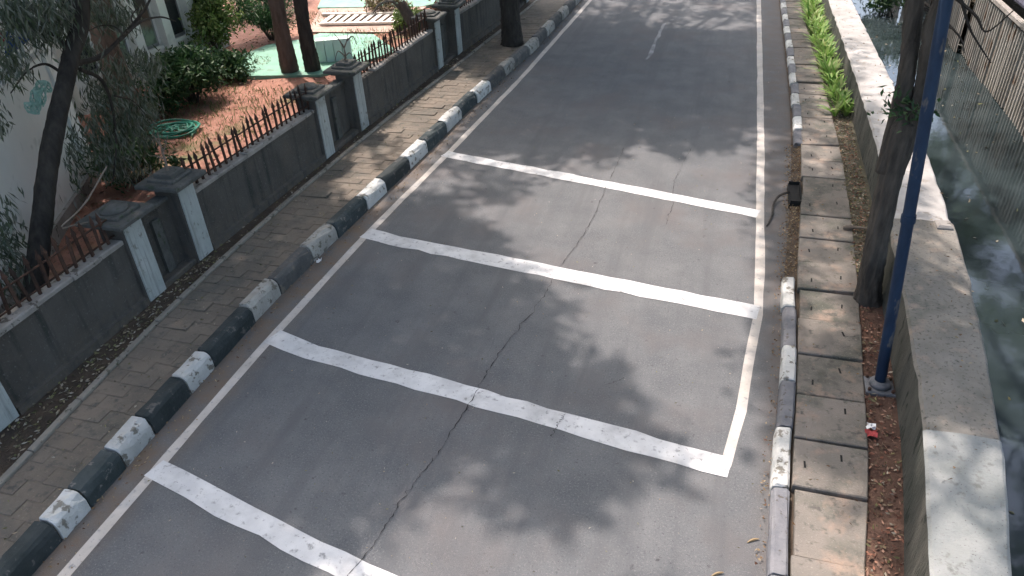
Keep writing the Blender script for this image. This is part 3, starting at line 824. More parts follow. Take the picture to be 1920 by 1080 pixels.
# awning beams
for dx, dy in ((0, 0), (-14, -9)):
    pa = RX(-60 + dx, 214 + dy, -9.6); pb = RX(78 + dx, 92 + dy, -10.6)
    aw = tag(obj('awning_beam', *tube([pa, (pa + pb) / 2, pb], [.045 if dx == 0 else .03] * 3, 6), M['white_paint']), 'thick white sloping beam at the upper left edge' if dx == 0 else 'thin white sloping beam beside the thick one', 'beam', 'white awning beams')
# blue sign board with red end
sg = thing('sign_board', 'blue sign board with white lettering and red end behind leaves', 'sign', tuple(RX(25, 75, -11.2)))
def quad_at(pts, x, th=.05):
    q = [RX(a, b, x) for a, b in pts]; n = len(q)
    V = [tuple(p) for p in q] + [(p[0] - th, p[1], p[2]) for p in q]
    return V, [tuple(range(n - 1, -1, -1)), tuple(range(n, 2 * n))] + [(i, (i + 1) % n, n + (i + 1) % n, n + i) for i in range(n)]
obj('panel', *quad_at([(12, 62), (58, 34), (62, 70), (14, 108)], -11.2), M['blue_sign'], sg)
obj('red_panel', *quad_at([(-25, 70), (10, 58), (11, 82), (-25, 98)], -11.19), M['red_sign'], sg)
obj('emblem', *quad_at([(15, 68), (18, 60), (22, 67)], -11.17, .02), M['white_paint'], sg)
for k in range(8):
    u = 18 + k * 3.6; v = 76 - k * 2.3
    obj('letter', *quad_at([(u, v), (u + 2.2, v - 1.3), (u + 2.2, v - 5 + (k % 3)), (u, v - 3.4 + (k % 2))], -11.17, .02), M['white_paint'], sg)
# bundle of mint netting hung on the facade
nb = RX(66, 182, -10.75)
nt_ = thing('netting_bundle', 'crumpled mint white netting bundle hanging on the white facade', 'netting', tuple(nb))
P = []
for k in range(420):
    t = k / 419
    a1 = t * 2 * math.pi * 23; a2 = t * 2 * math.pi * 7.3
    u = math.cos(a2) * .22; w_ = math.cos(a1) * .10; h_ = math.sin(a1 * .63 + a2) * .09
    P.append((nb[0] + w_ + .06, nb[1] + u, nb[2] + .62 * u + h_))
obj('net', *tube(P, [.011] * len(P), 4), M['netting'], nt_)
obj('bundle', *(lambda vf: ([(nb[0] + .04 + (x) * .5, nb[1] + y * 1.9 * .14, nb[2] + z * .12 + y * .17) for x, y, z in vf[0]], vf[1]))(lathe([(.02, -1), (.10, -.7), (.14, 0), (.11, .7), (.02, 1)], 0, 0, 12)), M['netting'], nt_)

# second building with pilasters
b2 = thing('pilastered_building', 'white building with tall pilasters and grey louvred windows behind the yard', 'building', (-16.6, 16, .05))
obj('wall', *box(-20, -16.4, 12.2, 21.5, .0, 6.5), M['white_wall'], b2)
for k, yb in enumerate(np.arange(12.6, 21.4, 1.25)):
    obj('pilaster', *box(-16.398, -16.15, yb - .17, yb + .17, .0, 6.4), M['white_wall'], b2)
    if k < 7:
        w_ = obj('window', *box(-16.398, -16.36, yb + .32, yb + .93, .9, 5.6), M['grey_panel'], b2)
        obj('pane', *box(-16.358, -16.345, yb + .40, yb + .85, 1.0, 2.9), M['glass'], w_)
        obj('pane', *box(-16.358, -16.345, yb + .40, yb + .85, 3.1, 5.4), M['glass'], w_)
        obj('sill', *box(-16.398, -16.26, yb + .27, yb + .98, .80, .89), M['white_wall'], b2)

# dry stump with arching fronds beyond the railing
st0 = G(790, 72, .1); st0 = np.array([-9.6, 21.6, .1])
st0 = RX(775, 58, -9.3); st0[2] = .1
st = thing('leaning_stump', 'brown leaning stump with a pale arching stem beyond the railing', 'stump', tuple(st0))
pA, pB = RX(776, 58, -9.2), RX(752, 6, -9.6)
obj('trunk', *tube(curve_pts([pA - np.array([0, 0, 1.2]), pA, (pA + pB) / 2 + np.array([.02, 0, .03]), pB], 10), [.17, .16, .15, .14, .15, .16, .17, .17, .16, .13], 10, wob=.15), M['bark_brown'], st)
obj('arching_stem', *tube(curve_pts([pB + np.array([0, .05, -.3]), RX(735, 3, -9.7), RX(712, 8, -9.8), RX(700, 24, -9.8)], 14), np.linspace(.05, .02, 14), 6), M['bare_twig'], st)

# ------------------------------------------------------------------ far corrugated fence beyond the canal
cf = thing('corrugated_fence', 'tall corrugated metal sheet fence along the far canal bank', 'fence', (7.3, 26, -1))
PN, RB = 1.06, 5
for k in range(30):
    ya = 9.0 + k * PN; V = []; cols = []
    off = random.gauss(0, .045); zb = -1.05 + abs(random.gauss(0, .05)); zt = .97 + random.gauss(0, .04)
    pr = []
    for j in range(RB):
        yb = ya + j * PN / RB; w_ = PN / RB
        pr += [(0, yb), (0, yb + w_ * .40), (-.05, yb + w_ * .52), (-.05, yb + w_ * .88)]
    pr.append((0, ya + PN - .004))
    for px, py_ in pr: V.append((7.25 + off + px, py_, zb))
    for px, py_ in pr: V.append((7.25 + off + px, py_, zt))
    n = len(pr)
    obj('sheet', V, [(i + 1, i, n + i, n + i + 1) for i in range(n - 1)], M['corrugated'], cf)
obj('top_rail', *box(7.16, 7.32, 9, 41, 1.03, 1.13), M['coping'], cf)
obj('post', *box(7.34, 7.44, 9, 9.1, -1.5, 1.02), M['iron'], cf)
for k in range(1, 14): obj('post', *box(7.34, 7.44, 9 + k * 2.4, 9.1 + k * 2.4, -1.5, 1.02), M['iron'], cf)
rf = thing('shed_roof', 'dark low shed roof behind the corrugated fence', 'roof', (8.6, 24, .2))
obj('roof_sheet', [(7.40, 12, 1.35), (11, 12, 2.3), (11, 40, 2.3), (7.40, 40, 1.35), (7.40, 12, 1.29), (11, 12, 2.24), (11, 40, 2.24), (7.40, 40, 1.29)], [(0, 1, 2, 3), (7, 6, 5, 4), (0, 4, 5, 1), (1, 5, 6, 2), (2, 6, 7, 3), (3, 7, 4, 0)], M['dark_roof'], rf)
obj('shed_wall', *box(7.9, 10.8, 12.2, 39.8, .2, 1.45), M['wall_render'], rf)

# ------------------------------------------------------------------ blue pole
pb0 = G(1648, 727, .12); pt_ = RY(1762, 70, pb0[1] + .12)
dirp = (pt_ - pb0); topp = pb0 + dirp * ((7.6 - pb0[2]) / dirp[2])
bp_ = thing('blue_pole', 'leaning blue painted metal pole beside the canal wall', 'pole', tuple(pb0))
obj('shaft', *tube([pb0, pb0 + dirp * .05, pb0 + dirp * .5, topp], [.068, .066, .065, .058], 16), M['blue_paint'], bp_, True)
obj('collar', *tube([pb0 + dirp * .54, pb0 + dirp * .56], [.077, .077], 16), M['blue_paint'], bp_)
obj('base_plate', *bevel_box(pb0[0] - .17, pb0[0] + .17, pb0[1] - .16, pb0[1] + .16, .10, .17, .02), M['pole_base'], bp_)
obj('base_cap', *lathe([(.13, .165), (.125, .22), (.09, .25)], pb0[0], pb0[1], 16), M['pole_base'], bp_, True)
for sx in (-1, 1):
    for sy in (-1, 1):
        obj('bolt', *lathe([(.022, .168), (.022, .20), (.012, .21)], pb0[0] + sx * .135, pb0[1] + sy * .125, 6), M['iron'], bp_)

# ------------------------------------------------------------------ trees: trunks first, crowns below
TREES = {}


def tree(key, label, path, radii, bark, wob=.10, n=14):
    P = curve_pts(path, 26); R_ = np.interp(np.linspace(0, 1, 26), np.linspace(0, 1, len(radii)), radii)
    t = thing(key_name[key], label, 'tree', tuple(path[0]))
    obj('trunk', *bark_tube(path, radii, 36, 80, .06 if key == 'left' else .08, len(TREES)), bark, t, True)
    TREES[key] = (t, np.array(P[-1]), float(R_[-1]))
    return t


key_name = {'left': 'leaning_tree', 'yard_a': 'yard_tree', 'yard_b': 'yard_tree', 'foot': 'street_tree', 'canal': 'forked_tree', 'brown': 'yard_tree', 'bank_a': 'added_bank_tree', 'bank_b': 'added_bank_tree'}
XL = -9.75
pl = [RX(58, 640, XL), RX(72, 480, XL), RX(88, 330, XL), RX(112, 200, XL), RX(135, 100, XL), RX(152, 0, XL)]
pl[0][2] = .02
up = pl[-1] + np.array([.5, .6, 2.8])
t_left = tree('left', 'slender leaning dark tree with drooping narrow leaves behind the wall', pl + [up], [.175, .155, .14, .13, .125, .115, .10], M['bark_dark'])
g = G(546, 140, .05)
tree('yard_a', 'brown barked yard tree standing left of the dark one', [g, RY(528, 60, g[1]), RY(515, -10, g[1]), RY(515, -10, g[1]) + np.array([-.2, .2, 3.0]), RY(515, -10, g[1]) + np.array([0, .2, 5.6])], [.25, .215, .20, .18, .14], M['bark_brown'])
g = G(588, 138, .05)
tree('yard_b', 'dark barked yard tree standing right of the brown one', [g, RY(572, 60, g[1]), RY(562, -10, g[1]), RY(562, -10, g[1]) + np.array([.2, .2, 3.2]), RY(562, -10, g[1]) + np.array([.6, .2, 5.6])], [.225, .19, .18, .16, .13], M['bark_dark'])
g = G(961, 84, .14)
tree('foot', 'dark upright street tree growing in the left footpath', [g, g + np.array([-.02, 0, .8]), g + np.array([-.05, .05, 2.5]), g + np.array([.1, .1, 5]), g + np.array([.3, .2, 7.6])], [.34, .30, .27, .23, .17], M['bark_dark'])
g = RX(222, 150, -14.0); g[2] = .05
tree('brown', 'thick brown trunk behind the drooping leaves by the white building', [g, RX(205, 100, -14.0), RX(190, 40, -14), RX(180, -20, -14), RX(180, -20, -14) + np.array([0, 0, 3.5])], [.33, .27, .25, .23, .16], M['bark_brown'])
# forked tree by the canal
g = G(1625, 566, .10)
fk = RY(1690, 250, g[1] + .05)
tc = thing('forked_tree', 'dark forked tree in the soil strip by the canal wall', 'tree', tuple(g))
P = curve_pts([g + np.array([0, 0, -.05]), g * .55 + fk * .45 + np.array([-.03, 0, 0]), fk, fk + np.array([.03, 0, .22])], 18)
obj('trunk', *bark_tube([P[k] for k in (0, 1, 3, 6, 9, 12, 14, 16, 17)], [.215, .172, .158, .150, .152, .165, .14, .08, .03], 40, 80, .09, 31), M['bark'], tc, True)
s1 = [fk + np.array([-.09, 0, -.55]), RY(1690, 190, g[1] + .1), RY(1707, 90, g[1] + .2), RY(1716, 0, g[1] + .3), RY(1716, 0, g[1] + .3) + np.array([-.2, .5, 2.4])]
obj('limb', *bark_tube(s1, [.105, .105, .10, .098, .09], 30, 60, .09, 32), M['bark'], tc, True)
s2 = [fk + np.array([.06, 0, -.55]), RY(1728, 180, g[1] + .05), RY(1743, 90, g[1]), RY(1768, 0, g[1]), RY(1768, 0, g[1]) + np.array([.6, -.2, 2.2])]
obj('limb', *bark_tube(s2, [.105, .105, .098, .09, .085], 30, 60, .09, 33), M['bark'], tc, True)
tree('bank_a', 'unseen tree added on the far bank to block sky reflection in the canal', [(10.5, 20, .2), (10.6, 20.1, 3), (10.4, 20, 6), (10.2, 20.2, 8.5)], [.34, .28, .24, .17], M['bark_dark'])  # two unseen trees added so their crowns keep sky reflection off the water
tree('bank_b', 'farther unseen tree added on the far bank to block sky reflection in the canal', [(10, 33, .2), (10.1, 33, 3), (9.8, 33.2, 6), (9.7, 33, 8.5)], [.34, .28, .24, .17], M['bark_dark'])
TREES['canal'] = (tc, np.array(s1[-1]), .12)
tw = []
for (a, b, c, e) in [((1716, 10), (1760, 30), (1800, 70), (1808, 100)), ((1790, -5), (1830, 30), (1850, 60), (1900, 20)), ((1800, -10), (1815, 45), (1830, 75), (1858, 118)), ((1726, 0), (1750, 20), (1762, 45), (1790, 55))]:
    pp = [RY(*q, g[1] + .9 - .1 * k) for k, q in enumerate((a, b, c, e))]
    obj('twig', *tube(curve_pts(pp, 12), np.linspace(.022, .007, 12), 5, wob=.3), M['bark_dark'], tc)
# sprouts at the fork
C0 = np.concatenate([rng.normal(0, 1, (60, 3)) * np.array([.16, .12, .16]) + RY(1680, 200, g[1] - .1), rng.normal(0, 1, (40, 3)) * np.array([.12, .1, .12]) + RY(1722, 205, g[1] - .15)])
leaves('sprouts', C0, rng.normal(size=(len(C0), 3)), rng.uniform(.08, .16, len(C0)), .045, M['shrub_leaf'], tc)['kind'] = 'stuff'

# canopy: clumps of leaves carried high above the street by these trees.
# Where the photo shows sun on the ground the crowns have gaps.
LIT = [  # (height of the lit surface, chance that a clump stands there, outline in the photo)
    (0, 0.0, [(1130, 300), (1150, 275), (1215, 270), (1262, 292), (1300, 272), (1360, 276), (1390, 242), (1450, 235), (1455, 420), (1450, 640), (1445, 800), (1400, 900), (1300, 868), (1205, 805), (1180, 748), (1140, 695), (1055, 660), (1040, 560), (1000, 535), (905, 455), (885, 410), (940, 365), (1030, 335)]),
    (0, 0.0, [(690, 985), (755, 928), (880, 890), (905, 945), (960, 965), (1010, 948), (1090, 970), (1140, 952), (1165, 910), (1230, 870), (1330, 890), (1400, 860), (1440, 740), (1480, 760), (1480, 900), (1640, 900), (1640, 1130), (480, 1130), (600, 1060)]),
    (0, .20, [(850, 285), (1140, 285), (1030, 335), (940, 365), (885, 410), (830, 395), (770, 350)]),
    (0, .22, [(1040, -5), (1420, -5), (1430, 60), (1180, 50), (1080, 35)]),
    (.15, .03, [(610, 345), (680, 250), (750, 175), (850, 120), (930, 150), (850, 265), (770, 340), (705, 400), (610, 375)]),
    (.15, .10, [(1490, 225), (1590, 225), (1605, 335), (1490, 345)]),
    (.15, .18, [(1490, 395), (1610, 400), (1618, 640), (1490, 690)]),
    (.85, 0.0, [(1540, -30), (1620, -30), (1690, 120), (1760, 300), (1660, 340), (1610, 160)]),
    (.9, .06, [(1720, 790), (1900, 790), (1925, 1130), (1720, 1130)]),
    (.1, 0.0, [(420, 150), (560, 115), (620, 180), (560, 240), (430, 320), (300, 330), (360, 215)]),
    (.1, 0.0, [(420, 110), (520, 60), (600, -20), (900, -20), (790, 80), (640, 150), (430, 160)]),
    (.1, .2, [(-60, -20), (140, -20), (170, 350), (110, 440), (0, 640), (-60, 640)]),  # shaded facade: crown thinned here only to let more light onto it
    (.1, .05, [(170, 330), (320, 300), (340, 390), (200, 430)]),
    (.3, 0.0, [(1480, -20), (1560, -20), (1600, 225), (1530, 225)]),
    (0, 0.0, [(1790, -30), (1940, -30), (1940, 290), (1850, 150)]),
    (-1, .2, [(1760, 220), (1860, 250), (1860, 420), (1790, 420)]),
    (-1, .1, [(1600, -20), (1690, -20), (1700, 120), (1660, 150)]),
]


def inside(P, poly):
    x, y = P[:, 0], P[:, 1]; r = np.zeros(len(P), bool); n = len(poly)
    for i in range(n):
        x0, y0 = poly[i]; x1, y1 = poly[(i + 1) % n]
        c = ((y0 > y) != (y1 > y)) & (x < (x1 - x0) * (y - y0) / (y1 - y0 + 1e-9) + x0); r ^= c
    return r


step = .31
cxs, cys = np.meshgrid(np.arange(-19, 20, step), np.arange(-3.5, 46, step))
gr = np.stack([cxs.ravel(), cys.ravel()], 1) + rng.normal(0, step * .35, (cxs.size, 2))
gr = np.column_stack([gr, np.zeros(len(gr))])
pxl, dep = to_px(gr)
vis = (pxl[:, 0] > -20) & (pxl[:, 0] < 1940) & (pxl[:, 1] > -20) & (pxl[:, 1] < 1100) & (dep > 0)
wav = np.sin(gr[:, 0] * .9 + 1.3) * np.sin(gr[:, 1] * .7) + .5 * np.sin(gr[:, 0] * 2.1 + gr[:, 1] * 1.7)
fade = (gr[:, 0] < 3.3) & (gr[:, 1] > 36)
prob = np.where(vis, 1.0, np.where(wav > .6, .7, .02))
prob = np.where(gr[:, 0] > 3.3, np.where(wav > .34, .85, .02), prob)          # over the canal and the far bank: added clumps darken the water's sky reflection
prob = np.where(fade, 0, prob)
for z, p, poly in LIT:
    q, dq = to_px(gr + SUN * (z / SUN[2]))
    prob = np.where(inside(q, poly) & (dq > 0), np.minimum(prob, p), prob)
keep = rng.random(len(gr)) < prob
gr = gr[keep]
h = rng.uniform(8.4, 12.0, len(gr))
cl = gr + SUN * (h / SUN[2])[:, None]
keys = list(TREES)
tops = np.array([TREES[k][1] for k in keys])
own = np.argmin(np.linalg.norm(cl[:, None, :2] - tops[None, :, :2], axis=2) - np.array([1.5 if k == 'left' else 0 for k in keys]), axis=1)
for ki, k in enumerate(keys):
    t, top, rad = TREES[k]; c = cl[own == ki]
    if not len(c): continue
    nl = 28
    C0 = np.repeat(c, nl, 0) + rng.normal(0, 1, (len(c) * nl, 3)) * np.array([.24, .24, .16])
    D0 = rng.normal(size=C0.shape) * np.array([1, 1, .45])
    leaves('crown', C0, D0, rng.uniform(.26, .40, len(C0)), rng.uniform(.13, .20, len(C0)), M['canopy_leaf'], t)
    cells = {}
    for p in c: cells.setdefault((round(p[0] / 2.6), round(p[1] / 2.6)), []).append(p)
    br = []
    for v in cells.values():
        e = np.mean(v, 0); dist = np.linalg.norm(e[:2] - top[:2])
        smp = np.array([top * (1 - u) + e * u for u in np.linspace(.1, .95, 12)]); smp = smp - SUN * (smp[:, 2] / SUN[2])[:, None]
        sp_, sd_ = to_px(smp)
        if any(p_ < .1 and inside(sp_, poly).sum() > 1 for z_, p_, poly in LIT if z_ < .5): continue      # no limb where the road lies in the sun
        mid = top * .45 + e * .55 + np.array([0, 0, -.25 * min(dist, 4) / 4 + .3]); r0 = min(rad * .8, .035 + .008 * dist)
        br.append(tube(curve_pts([top + np.array([0, 0, -.15]), mid, e], 9), np.linspace(r0, .015, 9), 5, caps=False))
    if br:
        V, F = join(br)
        obj('branches', V, F, M['bark_dark'], t)['kind'] = 'stuff'

# drooping narrow leaves of the leaning tree
FOL = [(60, 60, 60, 30, 260), (110, 20, 60, 25, 260), (0, 230, 16, 30, 60), (20, 480, 30, 70, 240), (140, 300, 16, 60, 120), (285, 130, 22, 26, 160), (60, 20, 60, 30, 300), (20, 120, 40, 25, 190), (100, 60, 50, 30, 330), (20, 150, 30, 18, 70), (185, 20, 45, 30, 330), (230, 40, 30, 25, 150),
       (215, 150, 38, 38, 330), (190, 200, 30, 35, 260), (225, 235, 36, 40, 480), (205, 290, 34, 38, 420), (255, 200, 28, 34, 240), (270, 255, 22, 28, 150),
       (170, 250, 18, 40, 120), (285, 210, 16, 30, 90), (240, 320, 30, 22, 200), (10, 430, 26, 60, 110), (30, 540, 26, 50, 90), (160, 110, 30, 30, 160), (15, 30, 30, 40, 200), (250, 110, 25, 18, 110)]
C0, D0 = [], []
for u, v, su, sv, n_ in FOL:
    xx = -10.0 if u < 130 else -10.6
    for _ in range(n_):
        q = RX(u + random.gauss(0, su * .62), v + random.gauss(0, sv * .62), xx + random.gauss(0, .28))
        C0.append(q); D0.append((random.gauss(0, .45), random.gauss(0, .45), -1))
C0, D0 = np.array(C0), np.array(D0)
okz = C0[:, 2] > .2
leaves('drooping_leaves', C0[okz], D0[okz], rng.uniform(.14, .24, okz.sum()), rng.uniform(.024, .040, okz.sum()), M['willow_leaf'], t_left)
base = RX(122, 150, XL)
for pts, r in [([(140, 120), (190, 105), (235, 62), (270, 20), (290, -20)], .05), ([(225, 75), (262, 42), (300, 32), (330, 40)], .03), ([(150, 130), (190, 150), (210, 200), (218, 270), (212, 340)], .035),
               ([(232, 66), (215, 50), (190, 48), (165, 58)], .018), ([(135, 95), (90, 60), (40, 40), (-20, 50)], .04), ([(120, 140), (85, 120), (50, 135), (20, 175)], .025), ([(215, 180), (250, 190), (280, 225)], .015), ([(238, 60), (250, 50), (247, 30), (265, 8)], .02)]:
    P = [RX(u, v, XL - .35 * min(1, k * .6)) for k, (u, v) in enumerate(pts)]
    obj('branch', *tube(curve_pts(P, 16), np.linspace(r, r * .35, 16), 6, wob=.2), M['bark_dark'], t_left)

# sticks leaning against the wall in front of the leaning tree
for pts, lab in [([(115, 425), (160, 380), (200, 312)], 'thin pale stick leaning up behind the wall'), ([(118, 428), (150, 420), (192, 414)], 'thin pale stick lying toward the nearest pillar cap')]:
    P = [RX(u, v, -8.75) for u, v in pts]
    tag(obj('stick', *tube(curve_pts(P, 10), [.012] * 10, 5, wob=.3), M['bare_twig'], None, loc=P[0]), lab, 'stick')


# ------------------------------------------------------------------ shrubs
def shrub(label, cx, cy, r, hgt, n_, m, L=.16, Wd=.07, name='shrub', z0=.08, group='shrubs in the yard'):
    t = thing(name, label, 'shrub', (cx, cy, z0), group)
    st_ = []
    C0 = []
    nb = 26
    lop = [random.uniform(.55, 1.25) for _ in range(9)]
    for k in range(nb):
        a = random.uniform(0, 2 * math.pi); rr = r * math.sqrt(random.random()) * .95 * lop[int(a / 6.3 * 9)]; hh = hgt * random.uniform(.45, 1.0) * (1 - .35 * (rr / r) ** 2)
        e = np.array([cx + rr * math.cos(a), cy + rr * math.sin(a), z0 + hh])
        st_.append(tube(curve_pts([(cx + .1 * math.cos(a), cy + .1 * math.sin(a), z0), (cx + .6 * rr * math.cos(a), cy + .6 * rr * math.sin(a), z0 + hh * .6), e], 6), np.linspace(.018, .006, 6), 4, caps=False))
        C0.append(rng.normal(0, 1, (n_ // nb, 3)) * np.array([.17, .17, .14]) * r * random.uniform(.7, 1.3) + e - np.array([0, 0, .12 * hgt]))
    V, F = join(st_)
    obj('stems', V, F, M['bark'], t)['kind'] = 'stuff'
    C0 = np.concatenate(C0); C0 = C0[C0[:, 2] > z0 + .02]
    D0 = rng.normal(size=C0.shape) + np.array([0, 0, -.3])
    leaves('foliage', C0, D0, rng.uniform(L * .7, L * 1.3, len(C0)), rng.uniform(Wd * .7, Wd * 1.2, len(C0)), m, t)
    return t


shrub('dense dark green bush in the middle of the yard', -13.75, 16.2, 1.05, 1.45, 5200, M['shrub_leaf'])
shrub('dark leafy bush against the pilastered building', -14.9, 17.0, .55, 1.2, 1500, M['shrub_leaf'])
shrub('bluish bush between the dense bush and the facade', -13.9, 14.4, .45, .8, 1000, M['willow_leaf'], .18, .04)
shrub('tall sunlit yellow green bush at the top edge', -16.0, 20.6, 1.1, 2.2, 3600, M['yellow_leaf'])
shrub('dark spiky bush beyond the mint court corner', -15.0, 22.3, 1.1, 2.0, 3600, M['shrub_leaf'], .26, .035)
shrub('low loose bush at the corner of the mint court', -14.1, 18.3, .7, .8, 1500, M['shrub_leaf'])
shrub('dark undergrowth under the drooping leaves', -11.9, 11.6, .8, 1.1, 3000, M['shrub_leaf'], .16, .05)
shrub('dry brown clump by the nearest pillar cap', -9.9, 9.4, .32, .55, 500, M['dry_leaf'], .14, .04)
shrub('leafy weeds behind the black railing', -9.0, 11.2, .3, .75, 600, M['yellow_leaf'], .12, .04)
shrub('bright green weeds poking through the black railing', -8.85, 12.2, .3, .9, 500, M['yellow_leaf'], .12, .04)
shrub('small yellow weed at the foot of the farther railing', -8.75, 15.6, .22, 1.1, 260, M['yellow_leaf'], .10, .035)
shrub('dry shrub with pale leaves beyond the striped path', -12.6, 26.4, .9, .8, 1400, M['pale_leaf'], .16, .06)
shrub('olive bush between the brown stump and the striped path', -10.6, 24.0, .7, .7, 1500, M['yellow_leaf'])
shrub('pink leaved shrub behind the greyish far pillar', -9.3, 24.2, .7, 1.1, 1500, M['red_leaf'], .16, .06)
shrub('dark scrub along the far canal bank', 5.9, 33.5, 1.6, 2.6, 4200, M['shrub_leaf'], .2, .08, z0=-1.0, group='scrub by the canal')

# strap-leaved plants along the canal wall
def lily(x, y, s, k):
    V, F = [], []
    for j in range(random.randint(15, 21)):
        a = random.uniform(0, 2 * math.pi); L = s * random.uniform(.34, .64); lean = random.uniform(.35, 1.0); w = random.uniform(.026, .042)
        d = np.array([math.cos(a), math.sin(a)]); pr_ = np.array([-d[1], d[0]]); n0 = len(V)
        for i in range(5):
            u = i / 4; hr = L * lean * (u ** 1.4); hz_ = L * (u * 1.05 - .62 * lean * u * u)
            ww = w * (1 - u ** 2.2) * (.6 + .8 * min(u * 2, 1)) / 1.2 + .001
            c = np.array([x, y]) + d * (hr + .02)
            V += [(*(c - pr_ * ww), .11 + hz_), (*(c + pr_ * ww), .11 + hz_)]
        F += [(n0 + 2 * i, n0 + 2 * i + 1, n0 + 2 * i + 3, n0 + 2 * i + 2) for i in range(4)]
    return tag(obj('strap_leaf_plant', V, F, M['lily_leaf'], loc=(x, y, .11)), 'bright green strap leaved plant in the row along the canal wall', 'plant', 'row of strap leaved plants')


y = 17.6; k = 0
while y < 31:
    mid = (slabR(y) + cwIn(y)) / 2
    for sgn in (-1, 1):
        lily(mid + sgn * .07 + random.gauss(0, .04), y + random.gauss(0, .08), random.uniform(.85, 1.2), k); k += 1
    y += .42

# ------------------------------------------------------------------ fallen leaves and litter
def litter(name, label, pts, zf, m, L=(.04, .09), Wd=.03, cat='leaves'):
    C0 = np.array([(p[0], p[1], zf(*p) + random.uniform(.006, .02)) for p in pts])
    D0 = rng.normal(size=C0.shape) * np.array([1, 1, .18])
    o = leaves(name, C0, D0, rng.uniform(*L, len(C0)), rng.uniform(Wd * .6, Wd * 1.2, len(C0)), m, fold=.08)
    return kind(o, 'stuff', label, cat)


def between(fa, fb, a, b, n_, bias=None):
    out = []
    for _ in range(n_):
        y = random.uniform(a, b); s = random.random() if bias is None else bias()
        out.append((fa(y) + (fb(y) - fa(y)) * s, y))
    return out


litter('fallen_leaves', 'pale fallen leaves on the planting strip under the boundary wall', between(lambda y: wallX(y) + .08, edgeL, 2, 9, 900) + between(lambda y: wallX(y) + .08, edgeL, 9, 24, 240), lambda x, y: PATH_Z, M['pale_leaf'])
litter('gutter_litter', 'brown leaf litter in the left gutter', between(kerbF, lineL, 2, 30, 900, lambda: abs(random.gauss(0, .35))), lambda x, y: .004, M['dry_leaf'], (.02, .055), .02)
litter('footpath_litter', 'scattered dry leaves on the left footpath', between(edgeL, lambda y: kerbF(y) - .33, 2, 26, 420), lambda x, y: PATH_Z + .01, M['pale_leaf'], (.03, .06), .022)
litter('soil_litter', 'red brown leaf litter in the soil strip by the canal wall', between(slabR, cwIn, 2, 17.5, 1500), lambda x, y: .12, M['red_leaf'], (.03, .08), .03)
litter('strip_litter', 'pale dry litter piled in the soil strip near the forked tree', between(lambda y: slabR(y) - .08, cwIn, 10.6, 18, 1000) + between(slabR, cwIn, 2, 9, 260), lambda x, y: .13, M['pale_leaf'], (.03, .08), .025)
litter('kerb_litter', 'yellow leaf litter along the broken right kerb', between(lambda y: kerbR(y) - .03, lambda y: kerbR(y) + .2, 10.3, 15.8, 900) + between(lambda y: kerbR(y) - .12, kerbR, 2, 16, 420), lambda x, y: .02 if x < kerbR(y) else .075, M['dry_leaf'], (.025, .06), .022)
litter('slab_litter', 'few dry leaves on the right footpath slabs', between(lambda y: kerbR(y) + .2, slabR, 3, 25, 160), lambda x, y: PATH_Z + .02, M['dry_leaf'], (.03, .06), .02)
litter('road_litter', 'tiny leaf bits scattered on the road', between(lineL, lambda y: kerbR(y) - .1, 2, 24, 900), lambda x, y: .006, M['pale_leaf'], (.014, .042), .014)
litter('wall_litter', 'dry leaves on top of the canal wall', between(lambda y: cwIn(y) + .05, lambda y: cwOut(y) - .05, 4, 26, 150), lambda x, y: .92, M['dry_leaf'], (.03, .07), .025)
litter('floating_leaves', 'pale leaves floating on the canal water', [(random.uniform(3.7, 7.1), random.uniform(5, 34)) for _ in range(190)], lambda x, y: -1.0, M['pale_leaf'], (.05, .16), .05)
litter('yard_litter', 'red and tan leaf litter covering the yard soil', [(random.uniform(-16, -8.7), random.uniform(4, 26)) for _ in range(3200)], lambda x, y: .10, M['red_leaf'], (.06, .13), .045)
litter('yard_pale_litter', 'pale leaf litter covering the yard soil', [(random.uniform(-16, -8.7), random.uniform(4, 26)) for _ in range(1500)], lambda x, y: .10, M['pale_leaf'], (.06, .13), .04)
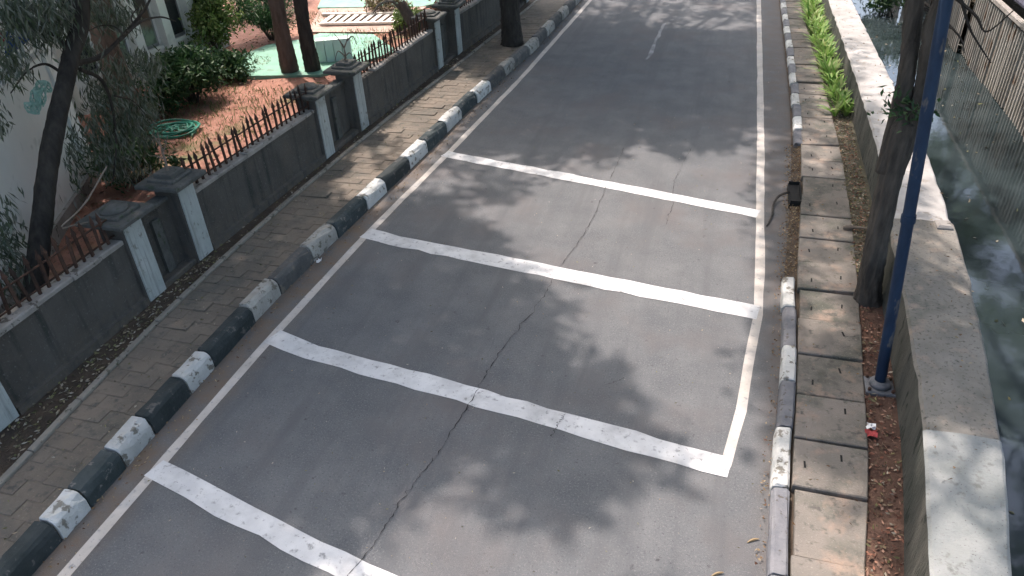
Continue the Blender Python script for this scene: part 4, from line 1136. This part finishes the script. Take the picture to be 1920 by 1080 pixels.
# grass in the yard
pts = []
while len(pts) < 3600:
    x, y = random.uniform(-15.5, -9), random.uniform(10, 26)
    if math.sin(x * 1.1 + 2) * math.sin(y * .9 + .5) > .15 or (-14.5 < x < -11.5 and 13 < y < 17.5): pts.append((x, y))
C0 = np.array([(x, y, .16) for x, y in pts]); D0 = rng.normal(size=C0.shape) * .4 + np.array([0, 0, 1])
kind(leaves('yard_grass', C0, D0, rng.uniform(.12, .26, len(C0)), .018, M['grass']), 'stuff', 'thin green grass growing in the yard', 'grass')


def scrap(name, label, c, s, m, cat='litter'):
    V, F = [], []
    for i in range(4):
        for j in range(4):
            V.append((c[0] + s * (i / 3 - .5) + random.gauss(0, s * .06), c[1] + s * .8 * (j / 3 - .5) + random.gauss(0, s * .06), c[2] + abs(random.gauss(0, s * .22)) + .004))
    F = [(j * 4 + i, (j + 1) * 4 + i, (j + 1) * 4 + i + 1, j * 4 + i + 1) for i in range(3) for j in range(3)]
    return tag(obj(name, V, F, m, loc=c), label, cat)


g = G(598, 491, .02); scrap('paper_scrap', 'small white paper scrap in the left gutter beside a black kerb stone', g, .09, M['litter_white'])
g = G(1632, 815, .14); scrap('wrapper', 'red and white wrapper on the soil strip near the blue pole', g, .13, M['litter_red']); scrap('wrapper', 'white crumpled paper on the soil strip beside the red wrapper', g + np.array([.01, .10, .02]), .10, M['litter_white'])
g = G(1598, 430, .16); tag(obj('husk', *tube(curve_pts([g + np.array([-.15, 0, .02]), g + np.array([.05, .02, .03]), g + np.array([.28, .04, .02])], 8), [.03, .05, .05, .03, .025, .02, .02, .012], 7), M['bare_twig']), 'pale dry palm husk lying across the slab edge under the forked tree', 'husk')
for k, (u, v) in enumerate([(1412, 1012), (1345, 1075)]):
    g = G(u, v, .01); tag(obj('yellow_leaf', *tube(curve_pts([g + np.array([-.06, -.05, 0]), g, g + np.array([.06, .02, .01])], 7), [.003, .010, .014, .014, .012, .008, .003], 5), M['dry_leaf']), ['yellow curled leaf on the road near the right kerb', 'yellow curled leaf at the bottom edge of the road'][k], 'leaf')
for k, (u, v, s, lab) in enumerate([(1805, 88, .32, 'long white floating scrap below the corrugated fence'), (1890, 140, .30, 'pale floating board scrap at the right edge'), (1850, 135, .2, 'thin white floating strip mid canal'), (1822, 108, .12, 'small white floating scrap')]):
    g = G(u, v, -.99); scrap('floating_scrap', lab, g, s, M['litter_white'])
